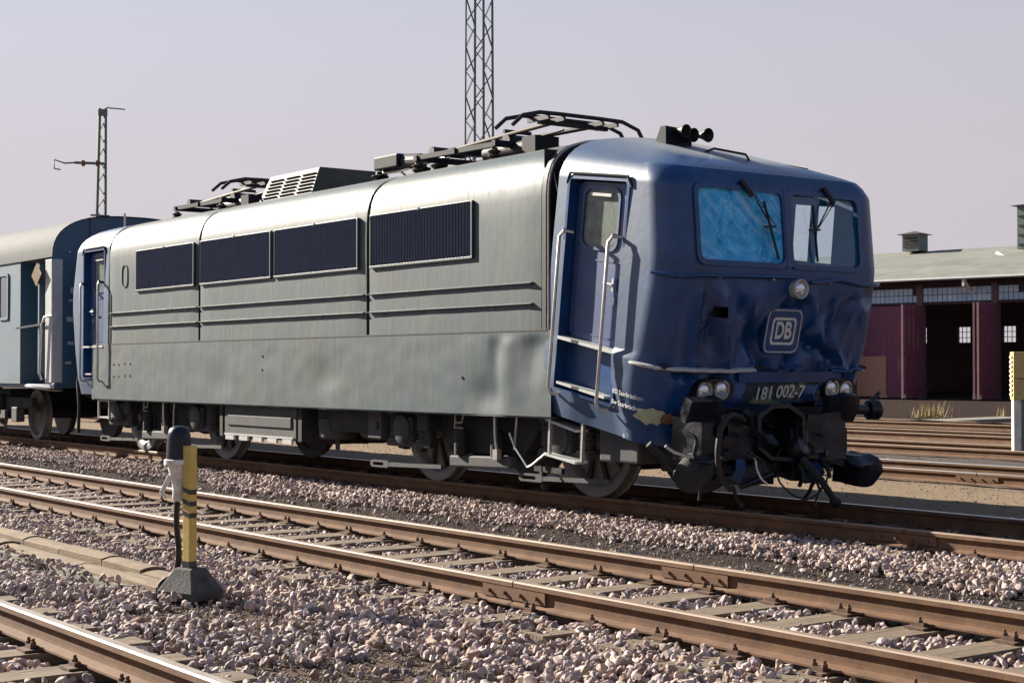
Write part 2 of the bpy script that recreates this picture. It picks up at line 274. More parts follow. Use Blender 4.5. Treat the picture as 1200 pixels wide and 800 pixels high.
# ------------------------------------------------------------------ ground
def hgt(x, y):
    """height of the bare ground"""
    h = -.055 + .012 * noise.noise((x * .7, y * .7, 3)) + .01 * noise.noise((x * 2.3, y * 2.3, 9))
    if 7.8 < y < 9.6: h -= .05 * math.sin((y - 7.8) / 1.8 * math.pi)
    if y > 12.6: h += min(.05, (y - 12.6) * .1)
    if y < 5.6 and y > 3.9: h -= .03 * math.sin((y - 3.9) / 1.7 * math.pi)
    return h
def graded(lo, hi, step, far):
    a = list(np.arange(lo, hi + 1e-6, step)); g = step; p = hi
    while p < far: g *= 1.35; p += g; a.append(p)
    g = step; p = lo
    while p > -far: g *= 1.35; p -= g; a.insert(0, p)
    return a
gx = graded(-34, -2, .16, 2500); gy = graded(1.2, 30, .16, 2500)
def gm():
    m = bpy.data.materials.new('yard_ground'); m.use_nodes = True; t = m.node_tree; b = t.nodes['Principled BSDF']; L = t.links.new
    b.inputs['Roughness'].default_value = .98; b.inputs['Specular IOR Level'].default_value = .08
    co = nd(t, 'ShaderNodeTexCoord'); sx = nd(t, 'ShaderNodeSeparateXYZ'); L(co.outputs['Object'], sx.inputs[0])
    n0 = nd(t, 'ShaderNodeTexNoise'); n0.inputs['Scale'].default_value = .9; n0.inputs['Detail'].default_value = 8; L(co.outputs['Object'], n0.inputs['Vector'])
    n1 = nd(t, 'ShaderNodeTexNoise'); n1.inputs['Scale'].default_value = 14; n1.inputs['Detail'].default_value = 8; n1.inputs['Roughness'].default_value = .75; L(co.outputs['Object'], n1.inputs['Vector'])
    ad = nd(t, 'ShaderNodeMath', operation='MULTIPLY_ADD'); L(n0.outputs[0], ad.inputs[0]); ad.inputs[1].default_value = 1.6; L(sx.outputs['Y'], ad.inputs[2])
    mr = nd(t, 'ShaderNodeMapRange'); mr.inputs[1].default_value = 0; mr.inputs[2].default_value = 60; L(ad.outputs[0], mr.inputs[0])
    rp = nd(t, 'ShaderNodeValToRGB'); L(mr.outputs[0], rp.inputs[0]); e = rp.color_ramp.elements
    stops = [(0, (.15,.115,.09)), (8.2, (.15,.115,.09)), (8.8, (.055,.045,.04)), (10.3, (.055,.045,.04)), (11, (.11,.085,.07)), (13.2, (.13,.10,.075)), (13.9, (.30,.235,.165)), (17.2, (.27,.21,.15)), (18.6, (.15,.125,.11)),
             (22, (.12,.105,.10)), (24, (.17,.14,.11)), (30, (.16,.13,.10)), (33.5, (.035,.021,.018)), (60, (.038,.025,.021))]  # ground colour turns dark before the shed
    e[0].position = 0; e[0].color = (*stops[0][1], 1); e[1].position = 1; e[1].color = (*stops[-1][1], 1)
    for y, c in stops[1:-1]: q = e.new(y / 60); q.color = (*c, 1)
    r2 = nd(t, 'ShaderNodeValToRGB'); r2.color_ramp.elements[0].position = .3; r2.color_ramp.elements[1].position = .75
    r2.color_ramp.elements[0].color = (.45,.43,.42,1); r2.color_ramp.elements[1].color = (1.25,1.22,1.2,1); L(n1.outputs[0], r2.inputs[0])
    mm = nd(t, 'ShaderNodeMix', data_type='RGBA', blend_type='MULTIPLY'); mm.inputs[0].default_value = 1; L(rp.outputs[0], mm.inputs[6]); L(r2.outputs[0], mm.inputs[7]); L(mm.outputs[2], b.inputs['Base Color'])
    n3 = nd(t, 'ShaderNodeTexNoise'); n3.inputs['Scale'].default_value = 30; n3.inputs['Detail'].default_value = 8; n3.inputs['Roughness'].default_value = .8; L(co.outputs['Object'], n3.inputs['Vector'])
    bp = nd(t, 'ShaderNodeBump'); bp.inputs['Strength'].default_value = 1; bp.inputs['Distance'].default_value = .03; L(n3.outputs[0], bp.inputs['Height']); L(bp.outputs[0], b.inputs['Normal'])
    return m
gmb = MB(); gmb.grid(lambda x, y: (x, y, hgt(x, y) if (-60 < x < 20 and -5 < y < 45) else -.03), gx, gy)
g = gmb.build('ground', gm(), smooth=60); tag(g, None, None, kind='structure')
# ------------------------------------------------------------------ tracks
def railprof(head=.067, foot=.125, hh=.15):
    h = head / 2; f = foot / 2
    P = [(-f,0),(-f,.011),(-.045,.017),(-.010,.028),(-.008,.045),(-.008,hh-.052),(-.014,hh-.042),(-h,hh-.036),(-h+.001,hh-.008),(-h+.008,hh)]
    return P + [(-a, b) for a, b in P[::-1]]
def rail_mesh(L, top):
    P = railprof(); n = len(P)
    xs = [0, L]; V = [(x, a, b) for x in xs for a, b in P]
    Fc = [(i, (i+1) % n, n+(i+1) % n, n+i) for i in range(n)] + [tuple(range(n)), tuple(range(n, 2*n))[::-1]]
    me = bpy.data.meshes.new('rail'); me.from_pydata(V, [], Fc); me.materials.append(M['railside']); me.materials.append(M[top])
    for p in me.polygons:
        if p.index in (8, 9, 10): p.material_index = 1
    bm = bmesh.new(); bm.from_mesh(me); bmesh.ops.recalc_face_normals(bm, faces=bm.faces); bm.to_mesh(me); bm.free()
    return me
def sleeper_mesh(seed):
    r = random.Random(seed); mb = MB(); ys = np.linspace(-1.25, 1.25, 26); xs = [-.125,-.118,-.06,0,.06,.118,.125]
    tp = lambda x, y: (x + .006 * noise.noise((y * 3, seed, 0)), y + .012 * noise.noise((x * 20, seed * 3, y // 9)), (0 if abs(x) < .122 else -.012) + .007 * noise.noise((x * 18, y * 1.1, seed)) + .004 * noise.noise((x * 60, y * 3, seed)))
    mb.grid(tp, xs, ys); n = len(xs)
    m2 = MB()
    edge = [tp(x, ys[0]) for x in xs] + [tp(xs[-1], y) for y in ys[1:]] + [tp(x, ys[-1]) for x in xs[::-1][1:]] + [tp(xs[0], y) for y in ys[::-1][1:-1]]
    k = len(edge); mb.add(edge + [(a, b, -.15) for a, b, c in edge], [(i, (i+1) % k, k+(i+1) % k, k+i) for i in range(k)])
    me = mb.mesh('sleeper', M['wood'], smooth=50); return me
SLEEP = [sleeper_mesh(s) for s in range(6)]
def chair_mesh(double):
    mb = MB(); mb.box(-.07, .07, -.145, .145, 0, .012)
    for sy in (-1, 1):
        mb.box(-.04, .04, sy*.088-.018, sy*.088+.018, .012, .034)
        for dx in ((-.035, .035) if double else (0,)):
            mb.lathe([(.017,0),(.017,.018),(.010,.02),(.010,.036),(.004,.038)], (dx, sy*.088, .030), (0,0,1), 6)
    return mb.mesh('rail_chair', M['chair'])
CHAIR = [chair_mesh(True), chair_mesh(False)]
def track(Yc, cuts, xs0, xs1, pitch, phase, top, label, zoff=0, sink=0, chairs=True, tops=None):
    t = empty('railway_track', (0, Yc, zoff), label, 'railway track')
    for i, sy in enumerate((-.75, .75)):
        c = cuts[i]
        for a, b in zip(c[:-1], c[1:]):
            me = rail_mesh(b - a - .012, (tops or (top, top))[i]); put('rail', me, t, (a + .006, sy, RT - .15))
        for x in c[1:-1]:
            mb = MB()
            for s in (-1, 1): mb.box(-.33, .33, s*.012 if s > 0 else -.03, .03 if s > 0 else -.012, .032, .108)
            for k in range(4):
                for s in (-1, 1): mb.cyl((-.25 + k*.166, s*.03, .07), (-.25 + k*.166, s*.05, .07), .014, 6)
            put('fishplate', mb.mesh('fishplate', M['railside']), t, (x, sy, RT - .15))
    r = random.Random(int(Yc * 10)); x = xs0 + phase; k = 0
    while x < xs1:
        s = put('sleeper', SLEEP[r.randrange(6)], t, (x + r.uniform(-.02,.02), r.uniform(-.05,.05), .006 - sink + r.uniform(-.006, .003)), (0, 0, r.uniform(-.012,.012) + (math.pi if r.random() < .5 else 0)))
        if chairs:
            fl = math.cos(s.rotation_euler.z)
            for sy in (-.75, .75):
                put('rail_chair', CHAIR[k % 2], s, (0, sy * (1 if fl > 0 else -1) - s.location.y * (1 if fl > 0 else -1), .003 + sink - (.0)))
        x += pitch; k += 1
    return t
track(2.27, [[-120, 30], [-120, 30]], -14, -3, .65, .43, 'railtop3', 'rusty foreground track with pale worn rail heads beside the cable duct')
track(6.69, [[-120, -38.3, -8.06, 30], [-120, -23.1, -8.01, 30]], -40.2, -2.5, .595, .275, 'railtop', 'empty rusty yard track with timber sleepers between yellow post and locomotive')
track(11.25, [[-120, -38.7, -8.74, 30], [-120, -31, -5.9, 30]], -46, -3, .62, .2, 'railtop2', 'track carrying the wrecked locomotive and coach', tops=('railtop', 'railtop2'))
track(17.65, [[-150, -12.9, 40], [-150, -20, 40]], -40, -6, .64, 0, 'railtop2', 'rusty track on sandy ground just behind the locomotive track', sink=.03, chairs=False)
track(22.7, [[-150, 40], [-150, 40]], -40, -9, .64, 0, 'railtop', 'rusty track in the yard, second beyond the locomotive', sink=.03, chairs=False)
track(27.2, [[-150, 40], [-150, 40]], -44, -12, .64, 0, 'railtop', 'rusty track in the yard, third beyond the locomotive', sink=.03, chairs=False)
track(32.5, [[-150, 40], [-150, 40]], -50, -16, .64, 0, 'railtop', 'rusty yard track along the dark ground before the shed', sink=.04, chairs=False)
# ------------------------------------------------------------------ ballast
def rock_variants(sub, n, seed):
    bm = bmesh.new(); bmesh.ops.create_icosphere(bm, subdivisions=sub, radius=1); bm.verts.ensure_lookup_table()
    V = np.array([v.co[:] for v in bm.verts]); Fc = np.array([[v.index for v in f.verts] for f in bm.faces]); bm.free()
    rg = np.random.default_rng(seed); out = []
    for k in range(n):
        W = V.copy()
        for c in range(9):
            d = rg.normal(size=3); d /= np.linalg.norm(d); lim = rg.uniform(.45, .85); p = W @ d
            W -= np.outer(np.clip(p - lim, 0, None), d)
        W *= 1 + .06 * rg.normal(size=(len(W), 1)); W *= np.array([rg.uniform(.85,1.35), rg.uniform(.75,1.1), rg.uniform(.55,.85)])
        out.append(W)
    return out, Fc
PAL = np.array([(.34,.29,.29),(.42,.36,.34),(.27,.23,.25),(.48,.43,.40),(.36,.28,.24),(.22,.19,.20),(.40,.34,.37),(.52,.47,.44),(.30,.22,.19),(.38,.33,.33)]) * np.array([1.22, 1.12, 1.04])
def scatter(name, pts, size, sub, label, seed, bright=1.0):
    """pts: (n,3) stone centres, size: (n,) radii"""
    vr, Fc = rock_variants(sub, 14, seed); rg = np.random.default_rng(seed); n = len(pts); nv = len(vr[0]); nf = len(Fc)
    idx = rg.integers(0, len(vr), n); A = np.array(vr)[idx]
    q = rg.normal(size=(n, 4)); q /= np.linalg.norm(q, axis=1)[:, None]; a, b, c, d = q.T
    Rm = np.stack([np.stack([1-2*(c*c+d*d), 2*(b*c-a*d), 2*(b*d+a*c)], -1), np.stack([2*(b*c+a*d), 1-2*(b*b+d*d), 2*(c*d-a*b)], -1), np.stack([2*(b*d-a*c), 2*(c*d+a*b), 1-2*(b*b+c*c)], -1)], 1)
    V = np.einsum('nij,nkj->nki', Rm, A) * size[:, None, None] + pts[:, None, :]
    Fa = (Fc[None] + (np.arange(n) * nv)[:, None, None]).reshape(-1)
    me = bpy.data.meshes.new(name); me.vertices.add(n * nv); me.vertices.foreach_set('co', V.astype(np.float32).ravel())
    me.loops.add(len(Fa)); me.loops.foreach_set('vertex_index', Fa.astype(np.int32)); me.polygons.add(n * nf)
    me.polygons.foreach_set('loop_start', np.arange(0, len(Fa), 3, dtype=np.int32)); me.update(calc_edges=True)
    me.shade_flat()
    col = PAL[rg.integers(0, len(PAL), n)] * rg.uniform(.5, 1.25, (n, 1)) * bright
    col = np.repeat(np.c_[col, np.ones(n)], nv, 0).astype(np.float32)
    at = me.attributes.new('tint', 'FLOAT_COLOR', 'POINT'); at.data.foreach_set('color', col.ravel())
    me.materials.append(M['stone']); o = bpy.data.objects.new(name, me); LINK(o); tag(o, label, 'ballast', kind='stuff'); return o
M['stone'] = emis_free_attr('ballast_stone', .85)
fwn = np.array(FW); rgn = np.array(RG); upn = np.array(UP)
def inview(P, mx=1.38):
    v = P - np.array(CAM); z = v @ fwn; x = v @ rgn / z * F; y = -(v @ upn) / z * F
    return (z > 2) & (np.abs(x) < 600 * mx) & (y < 400 * 1.25)
def pnoise(x, y, s, k): return np.array([noise.noise((a * s, b * s, k)) for a, b in zip(x, y)])
def strip(y0, y1, x0, x1, dens, seed, keep=None, zj=.02, zo=0):
    rg = np.random.default_rng(seed); n = int((y1 - y0) * (x1 - x0) * dens)
    x = rg.uniform(x0, x1, n); y = rg.uniform(y0, y1, n); P = np.c_[x, y, np.zeros(n)]
    ok = inview(P); x, y = x[ok], y[ok]
    if keep is not None:
        k = keep(x, y, rg); x, y = x[k], y[k]
    z = np.array([hgt(a, b) for a, b in zip(x, y)]) + rg.uniform(0, zj, len(x)) + .012 + zo
    return np.c_[x, y, z]
def not_sleeper(phase0, pitch):
    return lambda x, y, rg: np.abs((x - phase0 + pitch / 2) % pitch - pitch / 2) > .125
def dirt_patch(x, y, rg):
    n = pnoise(x, y, .9, 2.5)
    bare = ((x > -9.6) & (x < -5.6) & (y > 3.7) & (y < 4.75)) | ((x < -5) & (y > 4.3) & (y < 4.9) & (x < -9.6))
    prob = np.where(bare, np.where(n > -.25, .06, .6), np.where(n < -.42, .5, 1.0))
    return rg.uniform(size=len(x)) < prob
def shoulder(x, y, rg):       # stones under the locomotive's near rail, thinning into dark gravel
    c = 9.35 + .18 * pnoise(x, y, .8, 7)
    p = np.where(y > c, 1.0, np.where(y < 7.95 + .1 * pnoise(x, y, 1.5, 3), .75, .05))
    return rg.uniform(size=len(x)) < p
PT_ = []
PT_.append(strip(3.1, 5.80, -27, -2.4, 560, 11, dirt_patch, .03))
PT_.append(strip(4.7, 5.85, -27, -3.6, 260, 111, lambda x, y, rg: rg.uniform(size=len(x)) < (y - 4.6) / .9, .02, .03))
PT_.append(strip(4.33, 4.47, -20, -9.7, 160, 112, None, .03, .05)); PT_.append(strip(4.85, 5.0, -20, -9.7, 220, 113, None, .03, .045))
PT_.append(strip(6.03, 7.36, -30, -2.2, 420, 12, not_sleeper(-39.925, .595), .035))
PT_.append(strip(1.4, 2.95, -13, -3.5, 420, 13, not_sleeper(-13.57, .65), .03))
PT_.append(strip(7.55, 10.42, -34, -1.5, 480, 14, shoulder, .03))
PT_.append(strip(9.5, 10.40, -34, -1.5, 300, 114, None, .03, .03))
PT_.append(strip(10.6, 11.92, -34, -4.2, 200, 15, not_sleeper(-45.8, .62), .03))
PT_.append(strip(12.1, 13.3, -34, -4.2, 90, 16, None, .02))
P = np.concatenate(PT_); D = (P - np.array(CAM)) @ fwn
rg = np.random.default_rng(3); size = (.013 + .032 * rg.beta(1.6, 2.2, len(P))) * np.where(D > 18, 1.25, 1)
# keep the rails clear of stones
clear = np.ones(len(P), bool)
for yc in (2.27, 6.69, 11.25):
    for s in (-.75, .75): clear &= np.abs(P[:, 1] - yc - s) > .085
thin = rg.uniform(size=len(P)) < np.where(D > 22, .6, 1)
ok = clear & thin; P, D, size = P[ok], D[ok], size[ok]
near = D < 11.5
scatter('ballast_stones', P[near], size[near], 2, 'pinkish grey crushed ballast stones around the foreground tracks', 21)
scatter('ballast_stones', P[~near], size[~near], 1, 'pale ballast stones along the locomotive track and farther off', 22)
# small grit on the sandy strip behind the locomotive and between the tracks
G = [strip(7.6, 9.6, -30, -3.6, 330, 31, None, .004, -.006), strip(3.6, 5.0, -13, -4, 700, 32, None, .004, -.006), strip(13, 21.5, -32, -6, 22, 33, None, .006, -.004)]
G = np.concatenate(G); scatter('gravel', G, np.random.default_rng(4).uniform(.005, .014, len(G)), 1, 'fine dark grit on the bare ground between the tracks', 23, .62)
# ------------------------------------------------------------------ locomotive
YC = 11.25; HW = 1.49
loco = empty('electric_locomotive', (0, 0, 0), 'wrecked dark blue electric locomotive with torn crumpled front cab on the track', 'locomotive')
PROF = [(1.49, 1.745), (1.49, 2.4), (1.49, 3.10), (1.482, 3.22), (1.46, 3.33), (1.42, 3.43), (1.37, 3.50), (1.30, 3.565), (1.21, 3.62), (1.10, 3.66), (.99, 3.69), (.69, 3.735), (.35, 3.76), (0, 3.77)]
FULL = [(-a, b) for a, b in PROF] + [(a, b) for a, b in PROF[::-1][1:]]
FULL_D = []
for i in range(len(FULL) - 1):
    (a, b), (c, d) = FULL[i], FULL[i+1]; k = max(1, int(math.hypot(c-a, d-b) / .16))
    for j in range(k): FULL_D.append((a + (c-a)*j/k, b + (d-b)*j/k))
FULL_D.append(FULL[-1])
def wavy(x, z, s): return .004 * noise.noise((x * 1.1, z * 1.6, s)) + .002 * noise.noise((x * 3, z * 4, s + 5))
def split_by_roof(o):
    me = o.data; me.materials.append(M['roof'])
    for p in me.polygons:
        if p.center.z > 3.60 + RT: p.material_index = 1
def module(x0, x1, name='body_module'):
    mb = MB(); xs = list(np.linspace(x0, x1, int((x1 - x0) / .2) + 2)); n = len(FULL_D)
    def pt(x, i):
        a, b = FULL_D[int(i)]; e = min(x - x0, x1 - x); inset = .012 * max(0, 1 - e / .02)
        k = 1 - inset / 1.49; w_ = wavy(x, b, 1) if a < 0 else 0
        return (x, YC + a * k + (w_ if abs(a) > 1.3 else 0), RT + (b - inset * (b > 3)))
    mb.grid(pt, xs, list(range(n)))
    # end flanges
    for x in (x0, x1):
        V = [pt(x, i) for i in range(n)] + [(x, YC + FULL_D[i][0] * .94, RT + 1.745 + (FULL_D[i][1] - 1.745) * .965) for i in range(n)]
        mb.add(V, [(i, i+1, n+i+1, n+i) for i in range(n-1)])
    o = mb.build(name, M['paint'], loco, smooth=40); split_by_roof(o); return o
SEAMS = [-24.33, -20.94, -16.26, -12.80]
for a, b in zip(SEAMS[:-1], SEAMS[1:]): module(a + .034, b - .034)
# dark structure behind the seams
mb = MB(); mb.grid(lambda x, i: (x, YC + FULL[int(i)][0] * .962, RT + 1.745 + (FULL[int(i)][1] - 1.745) * .978), [-24.4, -12.9], list(range(len(FULL))))
mb.box(-24.4, -12.85, YC - 1.40, YC + 1.40, RT + 1.0, RT + 1.74); mb.build('inner_structure', M['dark'], loco)
mb = MB(); mb.grid(lambda y, z: (-12.86, y, z), [YC-1.42, YC+1.42], [RT+1.7, RT+3.6]); mb.build('bulkhead', M['dark'], loco)
# lower sill, dented towards the torn cab
def dent(x, z, cx, cz, rx, rz, a): return a * math.exp(-((x-cx)/rx)**2 - ((z-cz)/rz)**2)
def sill_y(x, z):
    d = .004 * noise.noise((x * 1.3, z * 2, 4)) + .003 * noise.noise((x * 4, z * 5, 8))
    d += dent(x, z, -13.62, 1.45, .12, .30, .024) - dent(x, z, -13.42, 1.4, .16, .4, .018) + dent(x, z, -13.75, 1.05, .3, .2, .03)
    d += dent(x, z, -17.3, 1.25, .30, .22, .02) + dent(x, z, -12.95, 1.5, .2, .3, .03) + dent(x, z, -20.2, 1.2, .35, .2, .012)
    return YC - 1.492 + d * max(0, min(1, (1.70 - z) / .10))
mb = MB(); zb = .865
mb.grid(lambda x, z: (x, sill_y(x, z), RT + z), list(np.arange(-25.0, -12.66, .05)) + [-12.66], [zb-.012, zb] + list(np.linspace(zb+.02, 1.70, 22)) + [1.728, 1.738])
mb.grid(lambda x, z: (x, YC + 1.492, RT + z), [-25.0, -12.66], [zb, 1.738])
mb.box(-25.0, -12.66, YC-1.48, YC+1.48, RT+zb-.03, RT+zb-.012)
sill = mb.build('side_sill', M['paint'], loco, smooth=40)
sill['label'] = 'long lower side panel with dents'
mb = MB(); mb.box(-24.3, -12.72, YC-1.496, YC-1.48, RT+1.728, RT+1.745); mb.build('sill_strip', M['black'], loco)
# round bolt holes on the sill
mb = MB()
for x, z in [(WY(q, r_, 9.755).x, WY(q, r_, 9.755).z) for q, r_ in [(133,427),(139,427),(146,426),(152,426),(133,441),(139,441),(146,440),(152,440),(307,417),(307,433),(541,442)]]:
    mb.cyl((x, YC-1.502, z), (x, YC-1.47, z), .016, 8)
mb.build('bolt_hole', M['black'], loco)
# ribs
def rib(x0, x1, z):
    pr = [(.002, -.010), (-.03, -.010), (-.034, -.004), (-.034, .003), (.002, .012)]
    mb = MB(); mb.prism(pr, lambda a, b: (x0, YC-1.49+a, RT+z+b), lambda a, b: (x1, YC-1.49+a, RT+z+b)); mb.build('side_rib', M['paint'], loco)
for (a, b) in ((-24.22, -20.98), (-20.88, -16.31), (-16.2, -12.96)):
    for z in (2.225, 2.01): rib(a, b, z)
# louvred filters
def louvre(x0, x1, z0, z1):
    y = YC - 1.49; mb = MB(); mb.box(x0, x1, y-.012, y+.004, RT+z0, RT+z1)
    o = mb.build('filter_panel', M['dark'], loco)
    mb = MB(); t = .028
    mb.box(x0-t, x1+t, y-.03, y+.003, RT+z0-t, RT+z0); mb.box(x0-t, x1+t, y-.03, y+.003, RT+z1, RT+z1+.014)
    mb.box(x0-t*.5, x0, y-.03, y+.003, RT+z0, RT+z1); mb.box(x1, x1+t, y-.03, y+.003, RT+z0, RT+z1)
    mb.box((x0+x1)/2-.02, (x0+x1)/2+.02, y-.036, y-.02, RT+z1-.01, RT+z1+.03)
    mb.build('filter_frame', M['paint'], o, bevel=.004)
    mb = MB(); n = int((x1 - x0) / .06)
    for i in range(n):
        x = x0 + (i + .5) * (x1 - x0) / n
        mb.add([(x-.017, y-.013, RT+z0), (x+.004, y-.034, RT+z0), (x+.019, y-.013, RT+z0), (x-.017, y-.013, RT+z1), (x+.004, y-.034, RT+z1), (x+.019, y-.013, RT+z1)], [(0,1,4,3), (1,2,5,4)])
    f = mb.build('fin_bank', M['fin'], o); f['kind'] = 'stuff'
for x0, x1 in ((-23.13, -21.09), (-20.83, -18.72), (-18.57, -16.47), (-16.14, -14.05)): louvre(x0, x1, 2.56, 3.15)
# small oval rear window outline
mb = MB(); ring(mb, rrect(-23.75, -23.52, 2.62, 2.98, .1), rrect(-23.735, -23.535, 2.635, 2.965, .09), lambda a, b: (a, YC-1.48, RT+b), lambda a, b: (a, YC-1.503, RT+b)); mb.build('access_cover', M['paint'], loco)
# dark rubber arch at the torn end
mb = MB(); n = len(FULL_D)
for sc_, x0, x1 in ((1.004, -12.80, -12.735), (.985, -12.74, -12.69)):
    V = []
    for x in (x0, x1):
        V += [(x, YC + a * sc_, RT + 1.745 + (b - 1.745) * (1 + (sc_ - 1) * .8)) for a, b in FULL_D]
    mb.add(V, [(i, i+1, n+i+1, n+i) for i in range(n-1)])
V = [(x, YC + a * k, RT + 1.745 + (b - 1.745) * (1 + (k - 1) * .8)) for (x, k) in ((-12.735, 1.004), (-12.735, .93)) for a, b in FULL_D]
mb.add(V, [(i, i+1, n+i+1, n+i) for i in range(n-1)])
mb.build('torn_gasket', M['black'], loco, smooth=40)
mb = MB(); mb.tube([(-12.70, YC + a * 1.0, RT + 1.745 + (b - 1.745)) for a, b in FULL_D[:30]], .012, 6); mb.build('gasket_trim', M['bright'], loco, smooth=50)
mb = MB(); mb.tube([(-12.75, YC-1.40, RT+3.4), (-12.6, YC-1.38, RT+2.9), (-12.72, YC-1.40, RT+2.2), (-12.70, YC-1.45, RT+1.75)], .008, 6); mb.build('torn_cable', M['bright'], loco)
# ---- cabs
ZL = [.92, 1.20, 1.64, 1.75, 2.30, 2.60, 3.29, 3.33, 3.43, 3.50, 3.565, 3.62, 3.66, 3.69, 3.735, 3.76, 3.77]
HWL = [1.42, 1.475, 1.49, 1.49, 1.49, 1.487, 1.468, 1.46, 1.42, 1.37, 1.30, 1.21, 1.10, .99, .69, .35, .02]
SFL = [1.62, 1.66, 1.735, 1.755, 1.835, 1.80, 1.66, 1.645, 1.60, 1.55, 1.48, 1.40, 1.31, 1.22, .95, .55, .05]
RL = [.36, .38, .38, .38, .36, .32, .31, .31, .32, .33, .35, .38, .40, .42, .38, .22, .015]
def plan(z):
    return np.interp(z, ZL, HWL), np.interp(z, ZL, SFL), np.interp(z, ZL, RL)
def front_s(u, z):
    hw, sf, r = plan(z); w_ = max(.01, hw - r); return sf + .025 * max(0, 1 - (u / w_) ** 2)
# parameter t along the plan outline: [0,1] near side, [1,2] near corner, [2,3] front, [3,4] far corner, [4,5] far side
def plan_pt(t, z):
    hw, sf, r = plan(z); L = sf - r; w_ = hw - r
    if t <= 1: return t * L, -hw
    if t <= 2: a = (t - 1) * math.pi / 2; return L + r * math.sin(a), -w_ - r * math.cos(a)
    if t <= 3: u = -w_ + (t - 2) * 2 * w_; return front_s(u, z), u
    if t <= 4: a = (t - 3) * math.pi / 2; return L + r * math.cos(a), w_ + r * math.sin(a)
    return (5 - t) * L, hw
FOLD = []
rf = random.Random(41)
for k in range(34):
    FOLD.append((rf.uniform(-1.2, 1.2), rf.uniform(1.25, 2.35), rf.uniform(0, math.pi), rf.uniform(.12, .42), rf.uniform(.04, .13), rf.choice((-1, -1, 1)) * rf.uniform(.015, .055)))
FOLD += [(-.75, 1.95, 1.9, .5, .10, .05), (-.2, 1.75, 2.3, .5, .09, -.055), (.35, 1.9, .9, .35, .08, -.05), (.75, 1.8, 1.8, .5, .08, -.04), (-.1, 2.0, .5, .5, .2, -.05), (-.45, 1.45, 1.3, .4, .1, .04)]
def crumple(u, z):
    d = .012 * noise.noise((u * 3, z * 3, 4))
    for cu, cz, a, ln, wd, am in FOLD:
        du, dz = u - cu, z - cz; al = du * math.cos(a) + dz * math.sin(a); ac = -du * math.sin(a) + dz * math.cos(a)
        if abs(ac) < wd * 2.2 and abs(al) < ln * 2: d += 1.55 * am * max(0, 1 - abs(ac) / wd) * math.exp(-(al / ln) ** 2)
    k = max(0, min(1, (2.5 - z) / .25)); return d * k - .06 * k * math.exp(-((u - .05) / .7) ** 2 - ((z - 1.9) / .35) ** 2)
def T_front(s, u, z):           # crushed cab: nosed down and leaning away from the body
    k = np.interp(z, [.9, 1.7, 2.3, 3.3, 3.5, 3.77], [.20, .19, .14, .135, .165, .29])
    return (-12.74 + s + .125 * (z - 1.75), YC + u, RT + z - k * s)
def T_rear(s, u, z): return (-24.32 - s, YC + u, RT + z)
DOOR = (.20, 1.08, 1.20, 3.27)    # door opening: s0, s1, z0, z1
WINL = (-1.15, -.035, 2.60, 3.29); WINR = (.055, 1.06, 2.60, 3.29)
FARW = ((.46, .68), (.80, 1.02))
